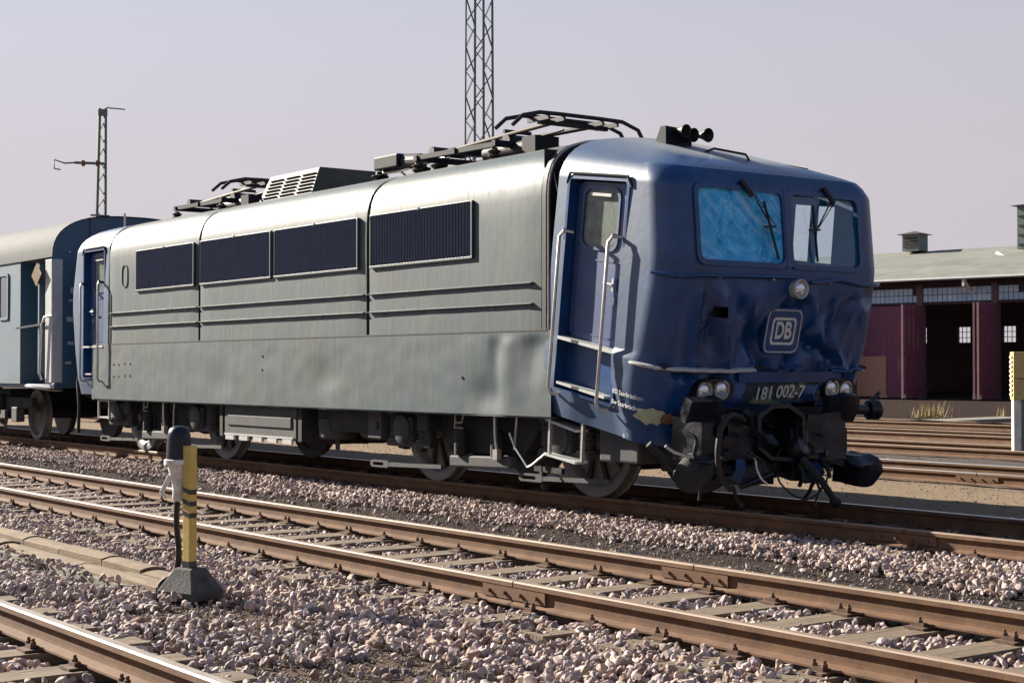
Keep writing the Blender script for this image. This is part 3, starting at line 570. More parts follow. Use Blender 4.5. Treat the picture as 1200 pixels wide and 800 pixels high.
def build_cab(T, dam, name):
    zs = sorted(set([.92, 1.0, 1.1, 1.2, 1.3, 1.36, 1.40, 1.44, 1.48, 1.52, 1.56, 1.60, 1.64, 1.67, 1.70, 1.75] + [round(x, 3) for x in np.arange(1.78, 2.6, .03)] + [2.60, 2.7, 2.8, 2.9, 3.0, 3.1, 3.2, 3.27, 3.29] + [3.33, 3.38, 3.43, 3.47, 3.50, 3.535, 3.565, 3.595, 3.62, 3.64, 3.66, 3.69, 3.71, 3.735, 3.75, 3.76, 3.77]))
    zs = [z for i, z in enumerate(zs)]
    ts = list(np.linspace(1, 2, 14)) + list(np.linspace(2, 3, 64))[1:] + list(np.linspace(3, 4, 14))[1:]
    # exact hole edges: side columns are placed by s, front columns by u
    ssid = sorted(set([0] + list(np.linspace(.05, 1.25, 13)) + [DOOR[0], DOOR[1], FARW[0][0], FARW[0][1], FARW[1][0], FARW[1][1]]))
    fu = sorted(set(list(np.linspace(-1.15, 1.15, 84)) + [WINL[0], WINL[1], WINR[0], WINR[1]]))
    cols = [('n', s) for s in ssid] + [('c', t) for t in np.linspace(1, 2, 16)] + [('f', u) for u in fu] + [('d', t) for t in np.linspace(3, 4, 16)] + [('r', s) for s in ssid[::-1]]
    def pt(i, z):
        k, a = cols[int(i)]; hw, sf, r = plan(z); Ls = sf - r; w_ = hw - r
        if k in 'nr':
            s = a / 1.25 * Ls * .999 if z > 3.29 or Ls < 1.25 else a
            s = min(s, Ls * .999); u = -hw if k == 'n' else hw
            if dam and k == 'n' and z < 1.75: u += .03 * math.sin(s * 5 + z * 3) * min(1, s / .3) + .02 * noise.noise((s * 4, z * 4, 2))
        elif k in 'cd':
            s, u = plan_pt(a, z)
            if dam and z < 1.75: u += (.03 * math.sin(s * 5 + z * 3) if k == 'c' else 0) * max(0, (2 - a) if k == 'c' else 0)
        else:
            u = a / 1.15 * w_ if (z > 3.29 or z < 1.9) else max(-w_, min(w_, a)); s = front_s(u, z)
        if dam and k in 'cfd':
            wgt = 1 if k == 'f' else (a - 1 if k == 'c' else 4 - a); s += crumple(u, z) * wgt
        return T(s, u, z)
    def inr(v, a, b): return a < v < b
    def skip(i, z):
        j = int(i); k0, a0 = cols[j]; k1, a1 = cols[min(j+1, len(cols)-1)]
        if k0 == k1 == 'n' and inr((a0+a1)/2, DOOR[0], DOOR[1]) and inr(z, DOOR[2], DOOR[3]): return True
        if k0 == k1 == 'r' and inr(z, 2.60, 3.2) and any(inr((a0+a1)/2, *f) for f in FARW): return True
        if k0 == k1 == 'f':
            u = (a0 + a1) / 2
            if inr(z, 2.60, 3.29) and (inr(u, WINL[0], WINL[1]) or inr(u, WINR[0], WINR[1])): return True
            if dam and z < 1.33 + .05 * noise.noise((u * 3, 1, 1)): return True
            if dam and inr(u, -.93, -.80) and inr(z, 2.10, 2.20): return True
        if dam and k0 in 'cd' and k1 in 'cd' and z < 1.1 and (a0 > 1.93 if k0 == 'c' else a0 < 3.3): return True
        return False
    mb = MB(); mb.grid(pt, list(range(len(cols))), zs, lambda i, z: skip(i, z))
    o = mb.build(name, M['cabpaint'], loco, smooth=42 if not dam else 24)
    me = o.data
    # sun glare painted grey on sides and roof, deep blue front (stored per vertex)
    at = me.attributes.new('sun_glare', 'FLOAT', 'POINT'); ch = np.zeros(len(me.vertices), np.float32)
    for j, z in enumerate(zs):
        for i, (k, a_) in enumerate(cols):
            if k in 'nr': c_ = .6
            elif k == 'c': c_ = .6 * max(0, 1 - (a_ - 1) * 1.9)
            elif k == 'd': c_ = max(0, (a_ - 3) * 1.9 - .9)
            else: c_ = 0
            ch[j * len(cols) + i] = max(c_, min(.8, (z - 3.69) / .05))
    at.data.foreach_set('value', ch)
    # recess of the near door: jambs, lintel, sill and back plate
    s0, s1, z0, z1 = DOOR; dp = .15; u0 = -1.49; u1 = u0 + dp
    hwt = float(plan(z1)[0])
    mb = MB()
    mb.add([(s0, u0, z0), (s0, u1, z0), (s0, u1, z1), (s0, -hwt, z1), (s1, u0, z0), (s1, u1, z0), (s1, u1, z1), (s1, -hwt, z1)], [(0,1,2,3), (4,5,6,7), (3,2,6,7), (0,1,5,4)])
    mb.add([(s0, u1-.004, z0), (s1, u1-.004, z0), (s1, u1-.004, 1.70), (s0, u1-.004, 1.70)], [(0,1,2,3)])
    mb.build('door_recess', M['cabpaint'], loco, f=T)
    # leaf with rounded window
    a, b = s0 + .02, s1 - .02; wa, wb, wz0, wz1 = .34, .86, 2.62, 3.18
    mb = MB(); outer = rrect(a, b, 1.72, z1 - .02, .09); inner = rrect(wa, wb, wz0, wz1, .09)
    ring(mb, outer, inner, lambda p, q: (p, u1 + .0, q), lambda p, q: (p, u1 - .035, q))
    leaf = mb.build('cab_door', M['door'], loco, f=T, smooth=35)
    mb = MB(); ring(mb, rrect(wa-.03, wb+.03, wz0-.03, wz1+.03, .11), inner, lambda p, q: (p, u1-.034, q), lambda p, q: (p, u1-.05, q)); mb.build('window_frame', M['door'], leaf, f=T)
    mb = MB(); mb.prism(inner, lambda p, q: (p, u1-.018, q), lambda p, q: (p, u1-.026, q)); mb.build('window_pane', M['doorglass'], leaf, f=T)
    mb = MB(); mb.bar((wa+.1, u1-.055, wz1-.05), (wb-.1, u1-.055, wz1-.05), .02, .03); mb.build('window_catch', M['frame'], leaf, f=T)
    mb = MB(); mb.bar((.90, u1-.06, 2.22), (.90, u1-.06, 2.34), .04, .03); mb.tube([(.90, u1-.05, 2.28), (.90, u1-.09, 2.28), (.78, u1-.095, 2.29)], .012, 6); mb.bar((.90, u1-.045, 2.1), (.90, u1-.045, 2.17), .03, .02); mb.build('door_handle', M['bright'], leaf, f=T)
    mb = MB(); ring(mb, rrect(a+.05, b-.05, 1.78, 2.5, .03), rrect(a+.065, b-.065, 1.795, 2.485, .03), lambda p, q: (p, u1-.034, q), lambda p, q: (p, u1-.041, q)); mb.build('door_moulding', M['door'], leaf, f=T)
    mb = MB(); mb.box(s0+.01, s1-.01, u0-.012, u1, 1.685, 1.715); mb.build('door_threshold', M['frame'], loco, f=T)
    mb = MB(); mb.box(s0+.03, s1-.1, u0+.0, u1-.03, 1.24, 1.265); mb.build('foot_step', M['frame'], loco, f=T)
    # door surround and drip rail
    mb = MB(); ring(mb, rrect(s0-.035, s1+.035, z0-.02, z1+.03, .06), rrect(s0+.002, s1-.002, z0+.002, z1-.002, .04), lambda p, q: (p, -float(plan(q)[0])+.004, q), lambda p, q: (p, -float(plan(q)[0])-.014, q)); mb.build('door_surround', M['cabpaint'], loco, f=T)
    mb = MB(); pts = [(s0-.05, -1.475, z1-.05)] + [(s0 + (s1-s0)*k/8, -1.475-.01, z1+.055) for k in range(9)] + [(s1+.06, -1.475, z1-.05)]; mb.tube(pts, .015, 6); mb.build('drip_rail', M['black'], loco, f=T)
    # handrails
    for s in (s0 + .02, s1 - .10):
        st = -1.58; zt, zb_ = 2.74, 1.14
        mb = MB(); mb.tube([(s+.07, -1.46, zt), (s+.03, -1.55, zt+.01), (s, st, zt-.05), (s, st, 2.0), (s, st, zb_+.06), (s+.02, -1.55, zb_), (s+.05, -1.47, zb_)], .017, 8); mb.build('handrail', M['bright'], loco, smooth=50, f=T)
        mb = MB(); mb.tube([(s+.06, -1.45, zt), (s+.02, -1.56, zt+.012)], .022, 6); mb.build('handrail_bracket', M['black'], loco, f=T)
    return o
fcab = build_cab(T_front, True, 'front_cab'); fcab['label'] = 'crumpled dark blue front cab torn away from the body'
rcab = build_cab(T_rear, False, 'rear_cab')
def on_front(u, z, off=0):
    return (front_s(u, z) + crumple(u, z) + off, u, z)
def TF(p): return T_front(*p)
# bulkhead and cab interior
mb = MB(); FR = [(a * .985, max(1.2, b * .99)) for a, b in FULL]; mb.add([T_front(.03, a, b) for a, b in FR], [tuple(range(len(FR)))]); mb.build('cab_bulkhead', M['dark'], loco)
mb = MB(); mb.box(.1, 1.7, -1.40, 1.40, 1.66, 1.69); mb.box(1.2, 1.6, -1.2, 1.2, 1.7, 2.35); mb.build('cab_desk', M['dark'], loco, f=T_front)
mb = MB(); mb.box(.35, .75, .35, .8, 1.7, 2.0); mb.box(.32, .42, .35, .8, 2.0, 2.5); mb.build('driver_seat', M['dark'], loco, f=T_front)
# windscreens: frame, pane, wiper
for wn, mt in ((WINL, 'crazed'), (WINR, 'clear')):
    u0, u1, z0, z1 = wn; n = 10
    outl = rrect(u0-.035, u1+.03, z0-.035, z1+.035, .10, 6); inl = rrect(u0+.015, u1-.012, z0+.015, z1-.015, .07, 6)
    mb = MB(); ring(mb, outl, inl, lambda a, b: T_front(front_s(a, b)-.035, a, b), lambda a, b: T_front(front_s(a, b)+.02, a, b))
    pane = MB(); pane.grid(lambda a, b: T_front(front_s(a, b)-.012 + .006*noise.noise((a*6, b*6, 1)), a, b), list(np.linspace(u0, u1, 24)), list(np.linspace(z0, z1, 14)))
    po = pane.build('windscreen', M[mt], loco, smooth=60); mb.build('windscreen_frame', M['black'] if 0 else M['cabpaint'], po, smooth=30)
    if mt == 'crazed': po['label'] = 'crazed blue windscreen'
mb = MB(); mb.grid(lambda a, b: T_front(front_s(a, b)+.024, a, b), [-.028, -.02, .03, .042], list(np.linspace(2.58, 3.31, 8))); mb.grid(lambda a, b: T_front(front_s(.01, b)+a, -.028, b), [-.03, .024], [2.58, 3.31]); mb.build('window_pillar', M['cabpaint'], loco)
for cu, dz in ((-.52, 0), (.62, .0)):
    piv = TF(on_front(cu, 3.36, .03)); 
    mb = MB(); mb.bar(TF(on_front(cu-.05, 3.40, .03)), TF(on_front(cu+.04, 3.22, .05)), .065, .04); wp = mb.build('wiper_motor', M['black'], loco, bevel=.01)
    tip = (cu + (.27 if cu < 0 else -.25), 2.95); mb = MB(); 
    p0 = TF((front_s(cu, 3.28)+.06, cu+.02, 3.28)); p1 = TF((front_s(tip[0], tip[1])+.06, tip[0], tip[1]))
    p0b = TF((front_s(cu, 3.28)+.06, cu+.07, 3.26)); mb.tube([p0, p1], .008, 6); mb.tube([p0b, TF((front_s(tip[0], tip[1])+.06, tip[0]+.03, tip[1]+.03))], .005, 6)
    mb.bar(TF((front_s(0, 2.97)+.06, tip[0]-.1, tip[1]-.0)), TF((front_s(0, 2.97)+.06, tip[0]+.05, tip[1]+.01)), .02, .02); mb.build('wiper_arm', M['black'], wp)
    a = .08 if cu < 0 else .02; mb = MB(); mb.bar(TF((front_s(0, 3.2)+.05, tip[0]-a, tip[1]+.24)), TF((front_s(0, 2.7)+.035, tip[0]+a*1.3, tip[1]-.30)), .015, .02); mb.build('wiper_blade', M['black'], wp)
# mouldings and rails on the cab
def band(z, off, r, t0, t1, n=50, f=None):
    pts = []
    for t in np.linspace(t0, t1, n):
        zz = z + (f(t) if f else 0); s, u = plan_pt(t, zz); e = off
        a = 0 if t <= 1 else (t-1)*math.pi/2 if t <= 2 else math.pi/2 if t <= 3 else (math.pi/2)*(4-t) if t <= 4 else 0
        nu = -math.cos(a) if t < 2.5 else math.cos(a); ns = math.sin(a); c = crumple(u, zz) if 1.5 < t < 3.5 else 0
        pts.append(T_front(s + ns * e + c * .6, u + nu * e, zz))
    return MB().tube(pts, r, 8)
band(2.47, .045, .018, 1.15, 2.53, 40, lambda t: -.02*math.sin((t-1)*3)).build('front_grab_rail', M['cabpaint'], loco, smooth=50)
band(2.45, .045, .018, 2.62, 4.0, 40, lambda t: .035*math.exp(-((t-2.8)/.1)**2)).build('front_grab_rail', M['cabpaint'], loco, smooth=50)
mb = MB()
for t in (1.2, 1.6, 2.1, 2.4, 2.75, 3.0, 3.4, 3.9):
    s, u = plan_pt(t, 2.46); mb.tube([T_front(s-.03, u*.98, 2.46), T_front(s+(.045 if t > 1.5 else .02), u*1.01, 2.46)], .012, 6)
mb.build('rail_bracket', M['bright'], loco)
# belt moulding: a thin bent shelf
def shelf(t0, t1, z, n=60):
    mb = MB()
    def pt(t, k):
        s, u = plan_pt(t, z); a = 0 if t <= 1 else (t-1)*math.pi/2 if t <= 2 else math.pi/2 if t <= 3 else (4-t)*math.pi/2 if t <= 4 else 0
        nu = (-math.cos(a) if t < 2.5 else math.cos(a)); ns = math.sin(a); e, dz = ((0, .022), (.05, .012), (.055, 0), (.05, -.012), (0, -.022))[int(k)]
        c = crumple(u, z) if 1.5 < t < 3.5 else 0
        wob = .02 * noise.noise((t * 4, 2, 0)) * (t > 1.4)
        return T_front(s + ns * e + c * .7, u + nu * e, z + dz + wob)
    mb.grid(pt, list(np.linspace(t0, t1, n)), [0, 1, 2, 3, 4]); return mb
shelf(1.0, 2.38, 1.66).build('belt_moulding', M['frame'], loco, smooth=30)
shelf(2.86, 3.95, 1.66).build('belt_moulding', M['cabpaint'], loco, smooth=30)
mb = MB(); mb.grid(lambda u, k: T_front(front_s(u, 1.6)+.035 + .01*noise.noise((u*5, k, 0)), u, 1.60 + k), list(np.linspace(-.50, .95, 26)), [-.05, -.02, .05]); mb.build('belt_plate', M['cabpaint'], loco, smooth=40)
mb = MB(); mb.grid(lambda u, k: T_front(front_s(u, 1.7)+.05+k, u, 1.70 + .03*math.cos((u-.2)*9) - k*.12), list(np.linspace(.03, .38, 12)), [0, .05, .09]); mb.build('bent_bracket', M['cabpaint'], loco, smooth=40)
# number strip, lamps
mb = MB(); mb.grid(lambda u, z: T_front(front_s(u, z)+.012+.014*noise.noise((u*4, z*6, 3)) + .01*noise.noise((u*11, z*9, 8)), u, z), list(np.linspace(-.56, .80, 50)), list(np.linspace(1.34, 1.555, 10)))
def stripmat():
    m = mat('scraped_number_strip', (.02,.035,.06), rough=.5, c2=(.04,.06,.09)); t = m.node_tree; b = t.nodes['Principled BSDF']; src = b.inputs['Base Color'].links[0].from_socket
    co = nd(t, 'ShaderNodeTexCoord'); n = nd(t, 'ShaderNodeTexNoise'); n.inputs['Scale'].default_value = 5.5; n.inputs['Detail'].default_value = 4; t.links.new(co.outputs['Object'], n.inputs['Vector'])
    r = nd(t, 'ShaderNodeValToRGB'); r.color_ramp.elements[0].position = .52; r.color_ramp.elements[1].position = .55; t.links.new(n.outputs[0], r.inputs[0])
    mm = nd(t, 'ShaderNodeMix', data_type='RGBA'); t.links.new(r.outputs[0], mm.inputs[0]); t.links.new(src, mm.inputs[6]); mm.inputs[7].default_value = (.19,.185,.11,1); t.links.new(mm.outputs[2], b.inputs['Base Color']); return m
strip_o = mb.build('number_strip', stripmat(), loco, smooth=40)
def text_mesh(txt, size, name, mt, fn, parent, align='CENTER', ext=0, bold=0):
    cu = bpy.data.curves.new(name, 'FONT'); cu.body = txt; cu.size = size; cu.align_x = align; cu.align_y = 'CENTER'; cu.offset = bold; cu.resolution_u = 3
    o = bpy.data.objects.new(name, cu); LINK(o); dg = bpy.context.evaluated_depsgraph_get(); me = bpy.data.meshes.new_from_object(o.evaluated_get(dg)); bpy.data.objects.remove(o)
    me.materials.clear(); me.materials.append(mt)
    for v in me.vertices: v.co = fn(v.co.x, v.co.y)
    n = bpy.data.objects.new(name, me); LINK(n); n.parent = parent; return n
for tx, u0_ in (('181', -.13), ('002-7', .235)): text_mesh(tx, .175, 'number_lettering', M['letter'], lambda a, b: T_front(front_s(u0_+a, 1.45+b)+.045, u0_ + a*.98, 1.445 + b + .01*math.sin((a+u0_)*7)), strip_o, bold=.003)
def lampset(cu, tilt):
    z = 1.47; mb = MB(); n = 24
    out = [(cu + .235 * math.copysign(abs(math.cos(t))**.7, math.cos(t)), z + tilt*math.cos(t) + .115 * math.copysign(abs(math.sin(t))**.8, math.sin(t))) for t in np.linspace(0, 2*math.pi, n, endpoint=False)]
    inn = [(cu + (a-cu)*.86, z + (b-z)*.78) for a, b in out]
    ring(mb, out, inn, lambda a, b: T_front(front_s(a, z)-.06, a, b), lambda a, b: T_front(front_s(a, z)+.075+.012*math.sin(a*40), a, b))
    h = mb.build('headlight_housing', M['wreck'], loco, smooth=40)
    mb = MB(); mb.prism(inn, lambda a, b: T_front(front_s(a, z)+.0, a, b), lambda a, b: T_front(front_s(a, z)-.05, a, b)); mb.build('housing_back', M['putty'], h)
    for du in (-.115, .105):
        c = Vector(T_front(front_s(cu+du, z)+.03, cu+du, z+tilt*du*4)); ax = Vector((1, 0, -.15))
        mb = MB(); mb.lathe([(.093,-.03),(.1,.03),(.096,.045),(.082,.045),(.08,.02)], c, ax, 24); l = mb.build('headlight', M['bright'], loco, smooth=40)
        mb = MB(); mb.lathe([(.081,.02),(.07,.034),(.04,.045),(0,.05)], c, ax, 20); mb.build('lens', M['lamp'], l, smooth=60)
lampset(-.82, .02); lampset(.93, -.02)
c = Vector(TF(on_front(.11, 2.38, .03))); ax = Vector((1, 0, -.08)); mb = MB(); mb.lathe([(.08,-.08),(.096,.03),(.10,.06),(.09,.075),(.078,.06),(.076,.03)], c, ax, 28); l = mb.build('head_lamp', M['frame'], loco, smooth=40)
mb = MB(); mb.lathe([(.077,.03),(.068,.05),(.04,.065),(0,.07)], c, ax, 24); mb.build('lens', M['lamp'], l, smooth=60)
# emblem
ec = (.065, 2.0)
def EM(a, b, off=.03): return T_front(front_s(ec[0]+a, ec[1]+b) - .075 + .03*abs(a) + off, ec[0]+a, ec[1]+b)
mb = MB(); mb.prism(rrect(-.25,.25,-.20,.20,.08), lambda a, b: EM(a, b, -.03), lambda a, b: EM(a, b, .022)); em = mb.build('emblem_plate', M['cabpaint'], loco)
mb = MB(); ring(mb, rrect(-.235,.235,-.185,.185,.07), rrect(-.227,.227,-.177,.177,.065), lambda a, b: EM(a, b, .02), lambda a, b: EM(a, b, .026)); ring(mb, rrect(-.165,.165,-.118,.118,.04), rrect(-.142,.142,-.096,.096,.03), lambda a, b: EM(a, b, .02), lambda a, b: EM(a, b, .028)); mb.build('emblem_border', M['letter'], em)
text_mesh('DB', .205, 'emblem_letters', M['letter'], lambda a, b: EM(a*.86, b, .028), em, bold=.006)
# depot lettering on the skirt
for k, s_ in enumerate(('BD Saarbrücken', 'Bw Saarbrücken')):
    def sk(a, b):
        s = 1.16 + a; hw = 1.49; r_ = .39; L = 1.40
        u = -hw if s < L else -(hw - r_) - math.sqrt(max(0, r_*r_ - (s-L)**2)); return T_front(s, u - .055, 1.36 - k*.10 + b)
    text_mesh(s_, .062, 'depot_lettering', M['letter'], sk, loco, align='LEFT')
# scraped filler patch and holes
def cornerpatch(t0, t1, z0, z1, seed, m, name):
    mb = MB(); r_ = random.Random(seed); n = 18
    c = ((t0+t1)/2, (z0+z1)/2); pts = [((t1-t0)/2*math.cos(a)*r_.uniform(.6,1), (z1-z0)/2*math.sin(a)*r_.uniform(.55,1)) for a in np.linspace(0, 2*math.pi, n, endpoint=False)]
    def P(t, z):
        s, u = plan_pt(t, z); a = 0 if t <= 1 else (t-1)*math.pi/2
        return T_front(s + math.sin(a)*.03, u - math.cos(a)*.045, z)
    rings = [[P(c[0]+a*k, c[1]+b*k) for a, b in pts] for k in (.02, .35, .7, 1)]
    V = sum(rings, []); mb.add(V, [(j*n+i, j*n+(i+1) % n, (j+1)*n+(i+1) % n, (j+1)*n+i) for j in range(3) for i in range(n)] + [tuple(range(n))]); return mb.build(name, m, loco)
cornerpatch(1.18, 1.75, 1.10, 1.30, 5, M['putty'], 'scraped_patch'); cornerpatch(1.6, 1.9, 1.12, 1.26, 9, M['rust'], 'scraped_patch')
for t, z in ((1.02, .93), (1.10, .95)): cornerpatch(t, t+.06, z, z+.06, int(t*100), M['letter'], 'paint_chip')
mb = MB(); mb.box(1.70, 1.74, -1.0, -.75, 2.05, 2.25); mb.build('punched_hole', M['black'], loco, f=T_front)
# ---- running gear
def copies(o, dx, parent=None):
    c = o.copy(); LINK(c)
    if parent: c.parent = parent
    else: c.location.x += dx
    for ch in o.children: copies(ch, dx, c)
    return c
def bogie():
    P = lambda x, u, z: (x, YC + u, RT + z)
    mb = MB()
    for s in (-1, 1):
        poly = [(-2.25,.72),(-2.25,.86),(2.25,.86),(2.25,.72),(1.0,.70),(.72,.42),(-.72,.42),(-1.0,.70)]
        mb.prism(poly, lambda a, b: P(a, s*.98, b), lambda a, b: P(a, s*1.12, b))
        mb.box(-.75, .75, YC+s*1.05-.09, YC+s*1.05+.09, RT+.40, RT+.44)
    mb.box(-.4, .4, YC-1.0, YC+1.0, RT+.45, RT+.8); mb.box(-2.25, -2.1, YC-1, YC+1, RT+.7, RT+.85); mb.box(2.1, 2.25, YC-1, YC+1, RT+.7, RT+.85)
    fr = mb.build('bogie_frame', M['under'], loco, bevel=.012)
    for x in (-1.5, 1.5):
        mb = MB(); mb.cyl(P(x, -.7, .625), P(x, .7, .625), .09, 14); mb.box(x-.45, x+.45, YC-.5, YC+.5, RT+.3, RT+.8); mb.build('axle', M['under'], fr)
        for s in (-1, 1):
            mb = MB(); mb.lathe([(0,-.06),(.10,-.06),(.11,-.02),(.16,-.005),(.45,.03),(.50,-.02),(.545,-.045),(.622,-.045),(.625,-.03),(.632,.05),(.66,.065),(.655,.09),(.52,.09),(.5,.06),(.1,.08)], P(x, s*.74, .625), (0, s*-1, 0), 44)
            wh = mb.build('wheel', M['tread'], fr, smooth=35)
            mb = MB()
            for k in range(10):
                t = 2*math.pi*k/10; mb.bar(P(x+.12*math.cos(t), s*.735, .625+.12*math.sin(t)), P(x+.47*math.cos(t), s*.735, .625+.47*math.sin(t)), .05, .055, up=(0,1,0))
            mb.build('wheel_spokes', M['under'], fr)
            mb = MB(); mb.box(x-.17, x+.17, YC+s*1.16-.10, YC+s*1.16+.10, RT+.47, RT+.78); mb.box(x-.42, x+.42, YC+s*1.14-.09, YC+s*1.14+.09, RT+.42, RT+.49)
            ab = mb.build('axle_box', M['grime2'], fr, bevel=.02)
            mb = MB(); mb.lathe([(.17,0),(.17,.03),(.13,.05),(.05,.06),(0,.06)], P(x, s*1.26, .63), (0, s, 0), 24); mb.build('axle_cover', M['grime2'], fr, smooth=35)
            for dx in (-.31, .31):
                mb = MB(); mb.lathe([(.07,.0),(.115,0),(.115,.03),(.085,.035)] + [q for k in range(5) for q in ((.085, .05+k*.05), (.10, .065+k*.05), (.085, .085+k*.05))] + [(.085,.3),(.125,.31),(.125,.42),(.06,.42)], P(x+dx, s*1.14, .48), (0,0,1), 16)
                mb.build('coil_spring', M['grime2'], fr, smooth=35)
            for dx in (-1, 1): mb = MB(); mb.bar(P(x+dx*.70, s*.80, .36), P(x+dx*.66, s*.80, .72), .08, .16); mb.build('brake_block', M['under'], fr)
    for s in (-1, 1):
        for x0, x1 in ((-2.3, -.75), (.75, 2.25)):
            mb = MB(); pl = rrect(x0, x0+.42, .15, .235, .04, 3); ring(mb, pl, rrect(x0+.06, x0+.30, .172, .212, .018, 3), lambda a, b: P(a, s*1.20, b), lambda a, b: P(a, s*1.225, b)); mb.bar(P(x0+.40, s*1.212, .19), P(x1, s*1.212, .22), .022, .045); mb.build('brake_rod', M['grime2'], fr)
        mb = MB(); mb.bar(P(-.55, s*1.18, .30), P(.62, s*1.18, .33), .12, .13); mb.build('spring_plank', M['grime2'], fr, bevel=.02)
        for x in (-.35, .35): mb = MB(); mb.lathe([(.075,0),(.075,.28),(.05,.29),(.05,.5),(.075,.51),(.075,.55)], P(x, s*1.22, .38), (0,0,1), 14); mb.build('damper', M['under'], fr, smooth=35)
        mb = MB(); mb.tube([P(.42, s*1.30, .84), P(.44, s*1.31, .6), P(.46, s*1.30, .46)], .018, 6); mb.box(.42, .50, YC+s*1.30-.03, YC+s*1.30+.03, RT+.36, RT+.47); mb.build('sand_pipe', M['bright'], fr, smooth=50)
        mb = MB(); mb.tube([P(.83, s*1.30, .86), P(.82, s*1.31, .7), P(.78, s*1.30, .48)], .014, 6); mb.build('air_pipe', M['bright'], fr, smooth=50)
        mb = MB(); mb.tube([P(-.2, s*1.28, .86), P(-.36, s*1.28, .86), P(-.38, s*1.28, .68), P(-.22, s*1.28, .68)], .012, 6); mb.tube([P(-.2, s*1.28, .86), P(-.24, s*1.28, .74), P(-.37, s*1.28, .74)], .012, 6); mb.build('grab_iron', M['bright'], fr, smooth=50)
        mb = MB(); mb.bar(P(-1.02, s*1.2, .86), P(-1.0, s*1.2, .42), .10, .14); mb.box(-1.15, -.9, YC+s*1.2-.1, YC+s*1.2+.1, RT+.62, RT+.84); mb.build('sand_box', M['under'], fr, bevel=.02)
    return fr
bg1 = bogie(); bg1.location.x = -14.32
bg2 = copies(bg1, 0); bg2.parent = loco; bg2.location.x = -23.0
# equipment between the bogies
mb = MB(); mb.box(-20.3, -18.2, 9.86, 10.35, RT+.40, RT+.84); bx_ = mb.build('battery_box', M['grime2'], loco, bevel=.015)
mb = MB(); mb.box(-20.18, -18.32, 9.842, 9.87, RT+.56, RT+.70); mb.build('box_lid', M['grime2'], bx_, bevel=.008)
mb = MB(); mb.box(-20.25, -18.25, 9.83, 9.88, RT+.425, RT+.445)
for k in range(5): mb.box(-20.2+k*.42, -19.95+k*.42, 9.825, 9.86, RT+.36, RT+.42)
mb.build('box_rail', M['frame'], bx_)
for x in (-18.15, -20.45): mb = MB(); mb.box(x, x+.09, 9.86, 10.3, RT+.40, RT+.84); mb.build('box_bracket', M['under'], loco)
mb = MB(); mb.lathe([(0,0),(.2,.0),(.24,.03),(.24,.26),(.2,.29),(0,.30)], (-17.72, 10.2, RT+.44), (0,0,1), 24); mb.cyl((-17.72,10.2,RT+.3),(-17.72,10.2,RT+.46),.03,8); mb.build('air_filter', M['grime2'], loco, smooth=35)
mb = MB(); mb.lathe([(0,-.04),(.14,-.02),(.22,.05),(.25,.14),(.25,2.2),(.14,2.36),(0,2.38)], (-16.85, 10.05, RT+.70), (0,1,0), 24); mb.build('air_tank', M['grime2'], loco, smooth=35)
mb = MB(); mb.box(-17.9, -16.4, 10.0, 12.4, RT+.55, RT+.88); mb.box(-20.3, -18.1, 10.36, 12.6, RT+.35, RT+.88); mb.box(-21.6,-20.4,10.15,12.3,RT+.6,RT+.88); mb.build('transformer_case', M['under'], loco, bevel=.02)
mb = MB(); mb.box(-16.55, -16.25, 9.95, 10.2, RT+.50, RT+.86); mb.lathe([(.05,0),(.05,.02)], (-16.35,9.94,RT+.66),(0,-1,0),12); mb.build('junction_box', M['grime2'], loco, bevel=.02)
mb = MB(); mb.box(-24.8, -12.2, 10.25, 12.25, RT+.80, RT+1.2); mb.build('underframe', M['under'], loco)
# bogie end boxes and ladder below the torn cab
mb = MB(); mb.box(-12.15, -11.55, 9.97, 10.3, RT+.42, RT+.82); mb.build('sand_box', M['grime2'], loco, bevel=.025)
mb = MB(); mb.box(-11.5, -10.9, 10.2, 12.2, RT+.35, RT+.75); mb.build('pilot_beam', M['under'], loco, bevel=.02)
def q9(x, y, Y=9.86): return WY(x, y, Y)
mb = MB(); mb.bar(q9(646,478), q9(644,531), .03, .035, up=(0,1,0)); ld = mb.build('ladder_upright', M['bright'], loco); mb = MB(); mb.bar(q9(684,494), q9(682,541), .03, .035, up=(0,1,0)); mb.build('ladder_upright', M['bright'], loco)
for a, b in (((646,491),(682,505)), ((644,531),(681,542))): mb = MB(); mb.bar(q9(*a, 9.93), q9(*b, 9.93), .16, .025); mb.build('ladder_tread', M['frame'], ld)
mb = MB(); mb.tube([q9(597,507), q9(604,525), q9(618,547), q9(623,545), q9(640,531)], .012, 6); mb.build('bent_rod', M['bright'], loco)
mb = MB(); mb.bar(q9(635,545,10.1), q9(638,572,10.1), .06, .05); mb.bar(q9(628,548,10.1), q9(660,552,10.1), .05, .06); mb.build('guard_iron', M['under'], loco)
